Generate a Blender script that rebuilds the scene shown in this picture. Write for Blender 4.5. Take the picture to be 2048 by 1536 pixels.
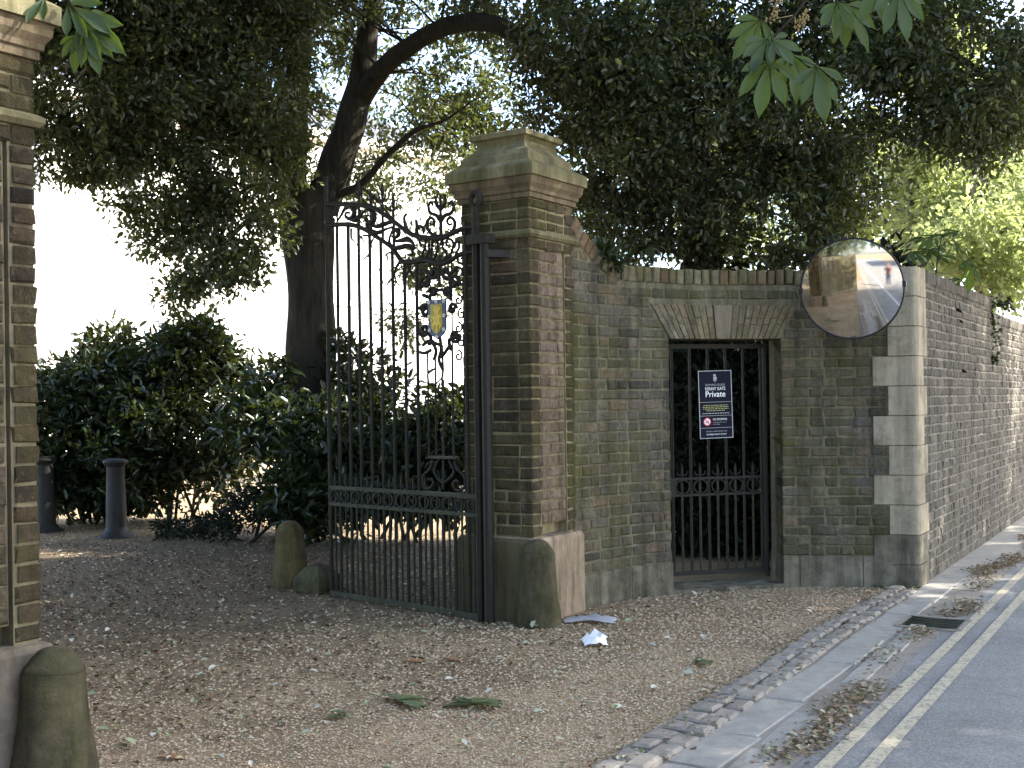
import bpy, bmesh, math, random
import numpy as np
from mathutils import Vector, Matrix
random.seed(7); RNG = np.random.default_rng(11)
S = bpy.context.scene
C = S.collection
for o in list(bpy.data.objects): bpy.data.objects.remove(o)

# ------------------------------------------------------------------ camera, sky, sun, exposure
FPX, CX, CY, HZ, ROLL, EYE = 2360.0, 1024.0, 768.0, 802.0, 0.0135, 1.5
cam_d = bpy.data.cameras.new('camera'); cam = bpy.data.objects.new('camera', cam_d); C.objects.link(cam)
cam_d.sensor_width = 36.0; cam_d.lens = FPX / 2048 * 36.0
cam_d.shift_y = (HZ - CY) / 2048.0
cam_d.clip_start = 0.05; cam_d.clip_end = 2000
cr, sr = math.cos(ROLL), math.sin(ROLL)
cam.matrix_world = Matrix(((cr, sr, 0, 0), (0, 0, -1, 0), (-sr, cr, 0, EYE), (0, 0, 0, 1)))
S.camera = cam

SUN = Vector((0.80, 0.10, 0.60)).normalized()
w = bpy.data.worlds.new('World'); S.world = w; w.use_nodes = True
nt = w.node_tree; nt.nodes.clear()
wo = nt.nodes.new('ShaderNodeOutputWorld'); bg = nt.nodes.new('ShaderNodeBackground'); sk = nt.nodes.new('ShaderNodeTexSky')
sk.sky_type = 'NISHITA'; sk.sun_disc = False
sk.sun_elevation = math.asin(SUN.z); sk.sun_rotation = math.atan2(SUN.x, SUN.y)
sk.air_density = 0.85; sk.dust_density = 1.8; sk.ozone_density = 0.8
bg.inputs[1].default_value = 0.15
nt.links.new(sk.outputs[0], bg.inputs[0]); nt.links.new(bg.outputs[0], wo.inputs[0])
sl = bpy.data.lights.new('sun', 'SUN'); sl.energy = 4.0; sl.angle = math.radians(0.53); sl.color = (1.0, 0.95, 0.86)
so = bpy.data.objects.new('sun', sl); C.objects.link(so)
so.rotation_euler = SUN.to_track_quat('Z', 'Y').to_euler(); so.location = (8, 6, 14)
S.view_settings.view_transform = 'Standard'; S.view_settings.look = 'None'; S.view_settings.gamma = 1
S.view_settings.use_curve_mapping = False
S.view_settings.exposure = 2.6
S.cycles.use_denoising = True
S.cycles.max_bounces = 7; S.cycles.diffuse_bounces = 4; S.cycles.transmission_bounces = 4; S.cycles.transparent_max_bounces = 4
S.cycles.sample_clamp_indirect = 6

# ------------------------------------------------------------------ pixel helpers (2048 x 1536 photo pixels to world)
def ray(px, py):
    x, y = px - CX, HZ - py
    return Vector((x * cr + y * sr, FPX, -x * sr + y * cr))
def PD(px, py, Y):
    d = ray(px, py); t = Y / d.y
    return Vector((d.x * t, Y, EYE + d.z * t))
def PG(px, py, z=0.0):
    d = ray(px, py); t = (z - EYE) / d.z
    return Vector((d.x * t, d.y * t, z))
def PP(px, py, o, n):
    d = ray(px, py); c = Vector((0, 0, EYE)); t = (o - c).dot(n) / d.dot(n)
    return c + d * t

# ------------------------------------------------------------------ materials
def newmat(name):
    m = bpy.data.materials.new(name); m.use_nodes = True
    m.node_tree.nodes.clear(); return m, m.node_tree.nodes, m.node_tree.links
def N(ns, t, **kw):
    n = ns.new('ShaderNode' + t)
    for k, v in kw.items():
        if k.startswith('i_'): n.inputs[int(k[2:])].default_value = v
        else: setattr(n, k, v)
    return n
def ramp(ns, cols, interp='LINEAR'):
    r = ns.new('ShaderNodeValToRGB'); e = r.color_ramp.elements; r.color_ramp.interpolation = interp
    while len(e) < len(cols): e.new(0.5)
    for k, c in enumerate(cols):
        p, col = c if isinstance(c[0], float) and not isinstance(c[1], float) else (k / max(1, len(cols) - 1), c)
        e[k].position = p; e[k].color = (*col, 1)
    return r
def mixc(ns, ls, fac, a, b, mode='MIX'):
    n = ns.new('ShaderNodeMix'); n.data_type = 'RGBA'; n.blend_type = mode
    for s, v in ((0, fac), (6, a), (7, b)):
        if hasattr(v, 'is_output'): ls.new(v, n.inputs[s])
        else: n.inputs[s].default_value = v if s == 0 else (*v, 1)
    return n.outputs[2]
def noise(ns, ls, scale, detail=4, rough=0.55, vec=None):
    n = N(ns, 'TexNoise'); n.inputs['Scale'].default_value = scale; n.inputs['Detail'].default_value = detail
    n.inputs['Roughness'].default_value = rough
    if vec is not None: ls.new(vec, n.inputs['Vector'])
    return n
def pos(ns): return ns.new('ShaderNodeNewGeometry').outputs['Position']
def finish(m, ns, ls, col, rough=0.8, bump=None, bstr=0.3, bdist=0.01, metal=0.0, spec=0.3, transl=None):
    p = N(ns, 'BsdfPrincipled'); o = N(ns, 'OutputMaterial')
    if hasattr(col, 'is_output'): ls.new(col, p.inputs['Base Color'])
    else: p.inputs['Base Color'].default_value = (*col, 1)
    if hasattr(rough, 'is_output'): ls.new(rough, p.inputs['Roughness'])
    else: p.inputs['Roughness'].default_value = rough
    p.inputs['Metallic'].default_value = metal; p.inputs['Specular IOR Level'].default_value = spec
    if bump is not None:
        b = N(ns, 'Bump'); b.inputs['Strength'].default_value = bstr; b.inputs['Distance'].default_value = bdist
        ls.new(bump, b.inputs['Height']); ls.new(b.outputs[0], p.inputs['Normal'])
    if transl is not None:
        t = N(ns, 'BsdfTranslucent'); mx = N(ns, 'MixShader', i_0=transl[0])
        if hasattr(transl[1], 'is_output'): ls.new(transl[1], t.inputs[0])
        else: t.inputs[0].default_value = (*transl[1], 1)
        ls.new(p.outputs[0], mx.inputs[1]); ls.new(t.outputs[0], mx.inputs[2]); ls.new(mx.outputs[0], o.inputs[0])
    else: ls.new(p.outputs[0], o.inputs[0])
    return m
def rnd(ns, island):
    return ns.new('ShaderNodeNewGeometry').outputs['Random Per Island'] if island else ns.new('ShaderNodeObjectInfo').outputs['Random']
def streaks(ns, ls, P, c, lo):
    mp = N(ns, 'Mapping'); mp.inputs['Scale'].default_value = (9, 9, 0.9); ls.new(P, mp.inputs[0])
    n = noise(ns, ls, 1.0, 6, 0.7, mp.outputs[0]); r = ramp(ns, [(0.36, (lo, lo, lo)), (0.58, (1.06,) * 3)]); ls.new(n.outputs[0], r.inputs[0])
    return mixc(ns, ls, 1.0, c, r.outputs[0], 'MULTIPLY')
def m_brick(name, cols, island=False, moss=0.5, mosscol=(0.080, 0.077, 0.021), stain=0.6):
    m, ns, ls = newmat(name); P = pos(ns)
    r = ramp(ns, cols); ls.new(rnd(ns, island), r.inputs[0])
    n1 = noise(ns, ls, 26, 8, 0.78, P); r1 = ramp(ns, [(0.28, (0.38,) * 3), (0.5, (0.95,) * 3), (0.74, (1.5,) * 3)]); ls.new(n1.outputs[0], r1.inputs[0])
    c = mixc(ns, ls, 1.0, r.outputs[0], r1.outputs[0], 'MULTIPLY')
    n3 = noise(ns, ls, 2.6, 5, 0.7, P); r3 = ramp(ns, [(0.44, (0, 0, 0)), (0.66, (stain,) * 3)]); ls.new(n3.outputs[0], r3.inputs[0])
    c = mixc(ns, ls, r3.outputs[0], c, (0.035, 0.032, 0.027))
    n5 = noise(ns, ls, 11, 7, 0.8, P); r5 = ramp(ns, [(0.55, (0, 0, 0)), (0.68, (0.5,) * 3)]); ls.new(n5.outputs[0], r5.inputs[0])
    c = mixc(ns, ls, r5.outputs[0], c, (0.23, 0.20, 0.145))
    n2 = noise(ns, ls, 1.5, 9, 0.8, P); r2 = ramp(ns, [(0.42, (0, 0, 0)), (0.62, (moss,) * 3)]); ls.new(n2.outputs[0], r2.inputs[0])
    c = mixc(ns, ls, r2.outputs[0], c, mosscol)
    c = streaks(ns, ls, P, c, 0.62)
    nb = noise(ns, ls, 85, 6, 0.7, P)
    return finish(m, ns, ls, c, 0.94, nb.outputs[0], 1.0, 0.02, spec=0.12)
def m_stone(name, c1, c2, scale=5, moss=0.0, mosscol=(0.08, 0.09, 0.025), dark=0.4, rough=0.9, bstr=0.45, damp=None, run=0.5):
    m, ns, ls = newmat(name); P = pos(ns)
    n1 = noise(ns, ls, scale, 7, 0.65, P); r1 = ramp(ns, [(0.3, c1), (0.7, c2)]); ls.new(n1.outputs[0], r1.inputs[0]); c = r1.outputs[0]
    n3 = noise(ns, ls, 3.1, 6, 0.75, P); r3 = ramp(ns, [(0.5, (0, 0, 0)), (0.7, (dark,) * 3)]); ls.new(n3.outputs[0], r3.inputs[0])
    c = mixc(ns, ls, r3.outputs[0], c, tuple(x * 0.28 for x in c1))
    if moss > 0:
        n2 = noise(ns, ls, 2.2, 6, 0.75, P); r2 = ramp(ns, [(0.38, (0, 0, 0)), (0.62, (moss,) * 3)]); ls.new(n2.outputs[0], r2.inputs[0])
        c = mixc(ns, ls, r2.outputs[0], c, mosscol)
    if damp is not None:                           # algae on the damp side of the stone
        vm = N(ns, 'VectorMath', operation='DOT_PRODUCT'); ls.new(ns.new('ShaderNodeNewGeometry').outputs['True Normal'], vm.inputs[0]); vm.inputs[1].default_value = damp
        rd_ = ramp(ns, [(0.45, (0, 0, 0)), (0.75, (0.85,) * 3)]); ls.new(vm.outputs['Value'], rd_.inputs[0]); c = mixc(ns, ls, rd_.outputs[0], c, (0.05, 0.05, 0.022))
    if run < 1: c = streaks(ns, ls, P, c, run)
    nb = noise(ns, ls, 42, 9, 0.8, P)
    return finish(m, ns, ls, c, rough, nb.outputs[0], bstr, 0.02, spec=0.2)
def m_leaf(name, cols, tcol, tf=0.3, rough=0.4, spec=0.4, island=True):
    m, ns, ls = newmat(name); r = ramp(ns, cols); ls.new(rnd(ns, island), r.inputs[0])
    return finish(m, ns, ls, r.outputs[0], rough, spec=spec, transl=(tf, tcol))
def m_plain(name, col, rough=0.5, metal=0.0, spec=0.4, var=0.25, scale=14, bstr=0.0):
    m, ns, ls = newmat(name); P = pos(ns); n1 = noise(ns, ls, scale, 6, 0.65, P)
    r1 = ramp(ns, [(0.3, tuple(c * (1 - var) for c in col)), (0.7, tuple(min(1, c * (1 + var)) for c in col))]); ls.new(n1.outputs[0], r1.inputs[0])
    return finish(m, ns, ls, r1.outputs[0], rough, n1.outputs[0] if bstr else None, bstr, 0.01, metal, spec)

PIERC = [tuple(x * 0.8 for x in c) for c in [(0.07, 0.055, 0.04), (0.13, 0.10, 0.07), (0.055, 0.045, 0.036), (0.17, 0.135, 0.085), (0.13, 0.092, 0.06), (0.11, 0.092, 0.062), (0.18, 0.145, 0.092)]]
WALLC = [(0.10, 0.095, 0.08), (0.15, 0.135, 0.105), (0.075, 0.068, 0.058), (0.19, 0.165, 0.12), (0.13, 0.125, 0.11), (0.21, 0.155, 0.11), (0.16, 0.15, 0.13)]
ROADC = [(0.155, 0.14, 0.12), (0.185, 0.168, 0.145), (0.13, 0.117, 0.102), (0.205, 0.18, 0.15), (0.17, 0.155, 0.135)]
M = {}
M['pier_brick'] = m_brick('pier_brick', PIERC, False, 0.75)
M['pier_brick_soot'] = m_brick('pier_brick_painted_shade', [tuple(x * 0.62 for x in c) for c in PIERC], False, 0.5)  # darker copy of the pier brick, the lone pier's shade put into its colour
M['panel_brick_soot'] = m_brick('panel_brick_painted_shade', [(0.10, 0.078, 0.056), (0.075, 0.058, 0.044), (0.12, 0.095, 0.07)], False, 0.4)  # panel brick darkened for the same painted shade
M['mortar_soot'] = m_stone('mortar_painted_shade', (0.12, 0.10, 0.065), (0.19, 0.16, 0.105), 18, 0.3)  # mortar darkened for the same painted shade
M['panel_brick'] = m_brick('panel_brick', [(0.24, 0.18, 0.13), (0.19, 0.14, 0.10), (0.28, 0.215, 0.155), (0.16, 0.13, 0.10), (0.25, 0.19, 0.15)], False, 0.25, stain=0.4)
M['pier_brick_i'] = m_brick('pier_brick_joined', PIERC, True, 0.55)
M['wall_brick'] = m_brick('wall_brick', WALLC, False, 0.92, (0.092, 0.089, 0.030))
M['wall_brick_i'] = m_brick('wall_brick_joined', WALLC, True, 0.92, (0.092, 0.089, 0.030))
M['road_brick'] = m_brick('road_wall_brick', ROADC, False, 0.15, (0.12, 0.12, 0.07), 0.35)
M['road_brick_i'] = m_brick('road_wall_brick_joined', ROADC, True, 0.15, (0.12, 0.12, 0.07), 0.35)
M['arch_brick'] = m_brick('arch_brick', [(0.25, 0.205, 0.135), (0.21, 0.18, 0.115), (0.25, 0.17, 0.115), (0.18, 0.16, 0.10), (0.27, 0.24, 0.18)], False, 0.5, (0.13, 0.12, 0.05), 0.3)
M['coping_brick'] = m_brick('coping_brick', [(0.19, 0.16, 0.105), (0.22, 0.14, 0.09), (0.16, 0.14, 0.08), (0.24, 0.22, 0.15), (0.13, 0.115, 0.075)], False, 0.55, (0.13, 0.12, 0.04), 0.3)
M['mortar'] = m_stone('mortar', (0.18, 0.152, 0.085), (0.28, 0.24, 0.14), 18, 0.4, (0.11, 0.11, 0.04), 0.5)
M['mortar_w'] = m_stone('mortar_wall', (0.10, 0.09, 0.062), (0.19, 0.17, 0.115), 18, 0.45, (0.10, 0.10, 0.04), 0.5)
M['mortar_r'] = m_stone('mortar_road_wall', (0.19, 0.172, 0.145), (0.26, 0.235, 0.20), 18, 0.1, dark=0.3)
M['cap_stone'] = m_stone('cap_stone', (0.15, 0.135, 0.075), (0.23, 0.20, 0.125), 9, 0.65, (0.092, 0.089, 0.030), 0.5)
M['neck_stone'] = m_stone('neck_stone', (0.12, 0.09, 0.058), (0.18, 0.135, 0.09), 9, 0.25, dark=0.4)
M['plinth_stone'] = m_stone('plinth_stone', (0.27, 0.20, 0.14), (0.38, 0.295, 0.215), 6, 0.5, (0.09, 0.085, 0.045), 0.6, damp=(-0.56, -0.83, 0.0))
M['plinth_shade'] = m_stone('plinth_stone_painted_shade', (0.13, 0.105, 0.08), (0.21, 0.17, 0.135), 6, 0.5, (0.07, 0.068, 0.035), 0.6)  # plinth stone darkened likewise, shade of the lone pier in its colour
M['guard_stone'] = m_stone('guard_stone', (0.06, 0.055, 0.032), (0.14, 0.12, 0.075), 11, 0.6, (0.045, 0.047, 0.015), 0.7, bstr=0.9)
M['base_stone'] = m_stone('base_stone', (0.12, 0.108, 0.08), (0.25, 0.225, 0.175), 9, 0.45, (0.07, 0.07, 0.035), 0.75, bstr=0.7)
M['quoin_stone'] = m_stone('quoin_stone', (0.31, 0.265, 0.19), (0.40, 0.35, 0.26), 7, 0.3, (0.16, 0.14, 0.085), dark=0.7, run=0.68)
M['iron'] = m_plain('iron', (0.016, 0.0155, 0.012), 0.6, 0.0, 0.2, 0.35, 25, 0.15)
M['iron_moss'] = m_stone('iron_with_algae', (0.022, 0.022, 0.016), (0.045, 0.046, 0.025), 14, 0.3, (0.05, 0.055, 0.02), 0.3, 0.6, 0.15)
M['blue'] = m_plain('blue_paint', (0.035, 0.05, 0.12), 0.45)
M['gold'] = m_plain('gold_paint', (0.55, 0.38, 0.02), 0.45, 0, 0.4, 0.3, 40)
M['olive'] = m_plain('shield_field', (0.33, 0.27, 0.04), 0.5)
M['silver'] = m_plain('silver_paint', (0.5, 0.5, 0.42), 0.5)
M['sign_navy'] = m_plain('sign_navy', (0.007, 0.008, 0.018), 0.7, spec=0.12, var=0.1)
M['sign_white'] = m_plain('sign_white', (0.75, 0.75, 0.72), 0.5, var=0.05)
M['sign_grey'] = m_plain('sign_grey', (0.35, 0.35, 0.34), 0.5, var=0.05)
M['sign_yellow'] = m_plain('sign_yellow', (0.30, 0.30, 0.10), 0.5, var=0.05)
M['sign_red'] = m_plain('sign_red', (0.65, 0.06, 0.10), 0.5, var=0.05)
M['black'] = m_plain('black_plastic', (0.012, 0.012, 0.013), 0.45)
M['rubber'] = m_plain('rubber', (0.02, 0.02, 0.02), 0.8)
M['galv'] = m_plain('galvanised_steel', (0.35, 0.36, 0.36), 0.4, 0.8)
M['pit_dark'] = m_plain('drain_painted_dark', (0.008, 0.008, 0.008), 0.9)  # near-black colour standing for the shade down the drain
m, ns, ls = newmat('mirror_glass'); n1 = noise(ns, ls, 3, 4, 0.6, pos(ns)); r1 = ramp(ns, [(0.35, (0.03,) * 3), (0.8, (0.085,) * 3)]); ls.new(n1.outputs[0], r1.inputs[0])
M['mirror'] = finish(m, ns, ls, (0.60, 0.59, 0.57), r1.outputs[0], metal=1.0)
def m_bark(name, c1, c2):
    m, ns, ls = newmat(name); P = pos(ns); mp = N(ns, 'Mapping'); mp.inputs['Scale'].default_value = (11, 11, 1.6); ls.new(P, mp.inputs[0])
    n1 = noise(ns, ls, 1.4, 8, 0.7, mp.outputs[0]); r1 = ramp(ns, [(0.3, c1), (0.7, c2)]); ls.new(n1.outputs[0], r1.inputs[0])
    return finish(m, ns, ls, r1.outputs[0], 0.95, n1.outputs[0], 1.0, 0.05, spec=0.1)
M['bark'] = m_bark('oak_bark', (0.016, 0.014, 0.011), (0.055, 0.049, 0.037))
M['bark_pale'] = m_bark('pale_bark', (0.16, 0.15, 0.11), (0.30, 0.28, 0.22))
M['oak_leaf'] = m_leaf('holm_oak_leaf', [(0.0, (0.018, 0.028, 0.013)), (0.3, (0.030, 0.044, 0.019)), (0.55, (0.045, 0.06, 0.027)), (0.8, (0.075, 0.085, 0.048)), (0.93, (0.035, 0.05, 0.022)), (0.96, (0.16, 0.19, 0.05))], (0.20, 0.23, 0.035), 0.24, 0.34, 0.5)
M['laurel_leaf'] = m_leaf('laurel_leaf', [(0.010, 0.018, 0.008), (0.016, 0.027, 0.011), (0.024, 0.037, 0.014), (0.013, 0.022, 0.009)], (0.12, 0.14, 0.02), 0.12, 0.30, 0.35)
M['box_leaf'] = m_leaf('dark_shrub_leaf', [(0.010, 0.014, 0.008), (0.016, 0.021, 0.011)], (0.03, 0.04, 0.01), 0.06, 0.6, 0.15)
M['chest_leaf'] = m_leaf('chestnut_leaf', [(0.05, 0.09, 0.022), (0.075, 0.125, 0.03), (0.06, 0.11, 0.04)], (0.22, 0.34, 0.03), 0.42, 0.5, 0.3)
M['chest_leaf_o'] = m_leaf('chestnut_leaf_spray', [(0.026, 0.046, 0.020), (0.04, 0.066, 0.020), (0.034, 0.055, 0.028)], (0.16, 0.25, 0.02), 0.32, 0.5, 0.3, False)
M['pale_leaf'] = m_leaf('spring_leaf', [(0.20, 0.25, 0.09), (0.26, 0.30, 0.12), (0.32, 0.34, 0.18), (0.22, 0.27, 0.11)], (0.46, 0.52, 0.18), 0.42, 0.55, 0.3)
M['litter'] = m_leaf('dry_litter', [(0.20, 0.13, 0.07), (0.33, 0.24, 0.14), (0.13, 0.09, 0.05), (0.40, 0.33, 0.22), (0.24, 0.14, 0.08), (0.45, 0.42, 0.30), (0.16, 0.18, 0.07)], (0.2, 0.14, 0.07), 0.1, 0.7, 0.2)
M['pebble'] = m_leaf('gravel_stone', [(0.45, 0.345, 0.22), (0.51, 0.405, 0.27), (0.36, 0.265, 0.17), (0.54, 0.445, 0.32), (0.48, 0.35, 0.22), (0.29, 0.22, 0.15)], (0.2, 0.2, 0.2), 0.0, 0.85, 0.2)
M['paper'] = m_plain('white_paper', (0.8, 0.8, 0.8), 0.7, var=0.05)
m, ns, ls = newmat('clear_plastic'); M['plastic'] = finish(m, ns, ls, (0.5, 0.5, 0.52), 0.25, spec=0.6, transl=(0.3, (0.6, 0.6, 0.6)))
M['dry_leaf'] = m_plain('brown_leaf', (0.22, 0.10, 0.045), 0.7, scale=30)
# ground: gravel cells
m, ns, ls = newmat('gravel_ground'); P = pos(ns)
v = N(ns, 'TexVoronoi'); v.inputs['Scale'].default_value = 80; ls.new(P, v.inputs['Vector'])
sx = N(ns, 'SeparateColor'); ls.new(v.outputs['Color'], sx.inputs[0])
r1 = ramp(ns, [(0.31, 0.225, 0.135), (0.45, 0.345, 0.218), (0.25, 0.18, 0.11), (0.50, 0.395, 0.26), (0.38, 0.275, 0.168)]); ls.new(sx.outputs[0], r1.inputs[0])
n1 = noise(ns, ls, 1.3, 6, 0.65, P); r2 = ramp(ns, [(0.35, (0.62, 0.6, 0.56)), (0.65, (1.12, 1.1, 1.06))]); ls.new(n1.outputs[0], r2.inputs[0])
c = mixc(ns, ls, 1.0, r1.outputs[0], r2.outputs[0], 'MULTIPLY')
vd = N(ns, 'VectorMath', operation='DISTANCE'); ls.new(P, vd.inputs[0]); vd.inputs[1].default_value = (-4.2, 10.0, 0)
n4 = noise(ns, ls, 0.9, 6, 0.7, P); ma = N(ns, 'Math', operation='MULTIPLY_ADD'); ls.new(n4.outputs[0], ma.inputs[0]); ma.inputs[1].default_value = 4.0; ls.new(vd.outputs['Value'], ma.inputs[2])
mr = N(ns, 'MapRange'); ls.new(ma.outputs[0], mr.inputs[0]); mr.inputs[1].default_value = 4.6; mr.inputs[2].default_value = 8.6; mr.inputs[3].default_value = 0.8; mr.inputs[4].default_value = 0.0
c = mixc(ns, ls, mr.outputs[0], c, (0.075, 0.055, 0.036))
n2 = noise(ns, ls, 150, 5, 0.7, P)
mth = N(ns, 'Math', operation='MULTIPLY_ADD'); ls.new(v.outputs['Distance'], mth.inputs[0]); mth.inputs[1].default_value = -1.5; ls.new(n2.outputs[0], mth.inputs[2])
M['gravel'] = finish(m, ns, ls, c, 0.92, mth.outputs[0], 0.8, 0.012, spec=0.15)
m, ns, ls = newmat('asphalt'); P = pos(ns)
n1 = noise(ns, ls, 75, 8, 0.85, P); r1 = ramp(ns, [(0.32, (0.11, 0.107, 0.10)), (0.5, (0.232, 0.226, 0.212)), (0.68, (0.43, 0.415, 0.385))]); ls.new(n1.outputs[0], r1.inputs[0])
n2 = noise(ns, ls, 1.6, 6, 0.65, P); r2 = ramp(ns, [(0.35, (0.8,) * 3), (0.65, (1.15,) * 3)]); ls.new(n2.outputs[0], r2.inputs[0])
M['asphalt'] = finish(m, ns, ls, mixc(ns, ls, 1, r1.outputs[0], r2.outputs[0], 'MULTIPLY'), 0.85, n1.outputs[0], 0.8, 0.01, spec=0.25)
m, ns, ls = newmat('yellow_paint'); P = pos(ns)
n1 = noise(ns, ls, 40, 6, 0.75, P); r1 = ramp(ns, [(0.40, (0.21, 0.195, 0.17)), (0.50, (0.46, 0.39, 0.265)), (0.8, (0.58, 0.50, 0.36))]); ls.new(n1.outputs[0], r1.inputs[0])
M['yellow'] = finish(m, ns, ls, r1.outputs[0], 0.75, n1.outputs[0], 0.3, 0.004)
M['white_paint'] = m_plain('road_white', (0.6, 0.6, 0.58), 0.7, var=0.2)
M['slab'] = m_stone('paving_slab', (0.27, 0.25, 0.215), (0.37, 0.345, 0.30), 12, 0.0, dark=0.3, run=1)
M['sett'] = m_stone('granite_sett', (0.22, 0.195, 0.165), (0.33, 0.295, 0.25), 14, 0.15, (0.12, 0.11, 0.06), 0.4, run=1)
M['grit'] = m_stone('gutter_grit', (0.22, 0.19, 0.155), (0.33, 0.29, 0.24), 60, 0.0, dark=0.4, run=1)
M['facade'] = m_plain('pale_facade', (0.80, 0.78, 0.73), 0.8, var=0.05, scale=2)
M['facade_trim'] = m_plain('facade_trim', (0.82, 0.80, 0.76), 0.8, var=0.04, scale=2)
M['slate'] = m_plain('slate_roof', (0.09, 0.095, 0.11), 0.6)
M['pane'] = m_plain('window_pane', (0.26, 0.30, 0.38), 0.12, spec=0.6)
M['shed'] = m_plain('dark_shed', (0.05, 0.04, 0.035), 0.8)
M['car'] = m_plain('silver_car_paint', (0.42, 0.43, 0.44), 0.3, 0.4, 0.5, 0.03)
M['lamp_red'] = m_plain('red_lens', (0.55, 0.015, 0.015), 0.2)
M['plate'] = m_plain('number_plate', (0.62, 0.5, 0.05), 0.4)
M['skin'] = m_plain('skin', (0.5, 0.30, 0.22), 0.6, var=0.08)
M['coat'] = m_plain('red_coat', (0.15, 0.035, 0.03), 0.85)
M['jeans'] = m_plain('jeans', (0.03, 0.05, 0.11), 0.85)
M['hair'] = m_plain('hair', (0.05, 0.03, 0.02), 0.7)

# ------------------------------------------------------------------ object helpers
ORG = {}
def thing(name, label, cat, loc, group=None):
    o = bpy.data.objects.new(name, None); o.empty_display_size = 0.1; C.objects.link(o)
    o.location = loc; ORG[o] = Vector(loc); tag(o, label, cat, group); return o
def tag(o, label=None, cat=None, group=None, kind=None):
    for k, v_ in (('label', label), ('category', cat), ('group', group), ('kind', kind)):
        if v_: o[k] = v_
    return o
def link(name, me, mat, parent=None):
    o = bpy.data.objects.new(name, me); C.objects.link(o)
    if mat is not None and not me.materials: me.materials.append(mat)
    if parent is not None: o.parent = parent; ORG[o] = ORG.get(parent, Vector((0, 0, 0)))
    return o
class MB:
    def __init__(s): s.v = []; s.f = []; s.sm = []
    def add(s, vs, fs, smooth=False):
        b = len(s.v); s.v += [Vector(p) for p in vs]; s.f += [tuple(b + i for i in f) for f in fs]; s.sm += [smooth] * len(fs); return s
    def box(s, c, ex, ey, ez):                     # centre and three half-axis vectors
        c, ex, ey, ez = map(Vector, (c, ex, ey, ez))
        vs = [c + a * ex + b * ey + d * ez for d in (-1, 1) for b in (-1, 1) for a in (-1, 1)]
        return s.add(vs, [(0, 2, 3, 1), (4, 5, 7, 6), (0, 1, 5, 4), (2, 6, 7, 3), (0, 4, 6, 2), (1, 3, 7, 5)])
    def tube(s, pts, r, n=6, cap=True, smooth=True):
        pts = [Vector(p) for p in pts]; k = len(pts); rs = r if isinstance(r, (list, tuple)) else [r] * k
        ref = None; rings = []
        for i, p in enumerate(pts):
            d = (pts[min(i + 1, k - 1)] - pts[max(i - 1, 0)]); d = d.normalized() if d.length > 1e-9 else Vector((0, 0, 1))
            if ref is None: ref = d.orthogonal().normalized()
            ref = (ref - d * ref.dot(d)); ref = ref.normalized() if ref.length > 1e-6 else d.orthogonal().normalized()
            b = d.cross(ref)
            rings.append([p + (ref * math.cos(2 * math.pi * j / n) + b * math.sin(2 * math.pi * j / n)) * rs[i] for j in range(n)])
        vs = [q for rg in rings for q in rg]; fs = []
        for i in range(k - 1):
            for j in range(n):
                a, c_ = i * n + j, i * n + (j + 1) % n; fs.append((a, c_, c_ + n, a + n))
        s.add(vs, fs, smooth)
        if cap:
            s.add(rings[0], [tuple(reversed(range(n)))]); s.add(rings[-1], [tuple(range(n))])
        return s
    def lathe(s, prof, c, n=20, ex=Vector((1, 0, 0)), ey=Vector((0, 1, 0)), smooth=True, phase=0.0):
        c = Vector(c); k = len(prof); vs = []
        for r, z in prof:
            for j in range(n):
                a = phase + 2 * math.pi * j / n; vs.append(c + (ex * math.cos(a) + ey * math.sin(a)) * r + Vector((0, 0, z)))
        fs = [(i * n + j, i * n + (j + 1) % n, (i + 1) * n + (j + 1) % n, (i + 1) * n + j) for i in range(k - 1) for j in range(n)]
        s.add(vs, fs, smooth)
        s.add(vs[-n:], [tuple(range(n))]); s.add(vs[:n], [tuple(reversed(range(n)))]); return s
    def prism(s, poly, ext):                       # planar polygon extruded by a vector
        k = len(poly); ext = Vector(ext); a = [Vector(p) for p in poly]; b = [p + ext for p in a]
        return s.add(a + b, [tuple(reversed(range(k))), tuple(range(k, 2 * k))] + [(i, (i + 1) % k, k + (i + 1) % k, k + i) for i in range(k)])
    def mesh(s, name, org=Vector((0, 0, 0))):
        me = bpy.data.meshes.new(name); me.from_pydata([p - org for p in s.v], [], s.f)
        me.polygons.foreach_set('use_smooth', s.sm); me.update(); return me
    def build(s, name, mat, parent=None):
        return link(name, s.mesh(name, ORG.get(parent, Vector((0, 0, 0)))), mat, parent)
def fixn(o):
    bm = bmesh.new(); bm.from_mesh(o.data); bmesh.ops.recalc_face_normals(bm, faces=bm.faces); bm.to_mesh(o.data); bm.free(); return o
def struct(o): o['kind'] = 'structure'; return o

# ------------------------------------------------------------------ plan of the place
PA = math.radians(34.0)
E1 = Vector((math.sin(PA), math.cos(PA), 0)); E2 = Vector((-math.cos(PA), math.sin(PA), 0))   # along the street, into the grounds
PW = 0.575
PC_R = PD(1066, 1000, 7.93); PC_R.z = 0            # street corner of the gate pier
CR = 0.078                                         # brick course
ZP = 0.576
RA = math.radians(30.5); RD = Vector((math.sin(RA), math.cos(RA), 0)); RN = Vector((RD.y, -RD.x, 0))  # road direction, towards the road
A1, A2, A3 = (Vector((0.43, 8.37)), Vector((1.68, 9.26)), Vector((3.14, 9.14)))
def circ(a, b, c):
    d = 2 * (a.x * (b.y - c.y) + b.x * (c.y - a.y) + c.x * (a.y - b.y))
    ux = (a.length_squared * (b.y - c.y) + b.length_squared * (c.y - a.y) + c.length_squared * (a.y - b.y)) / d
    uy = (a.length_squared * (c.x - b.x) + b.length_squared * (a.x - c.x) + c.length_squared * (b.x - a.x)) / d
    o = Vector((ux, uy)); return o, (a - o).length
AO, AR = circ(A1, A2, A3)
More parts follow.
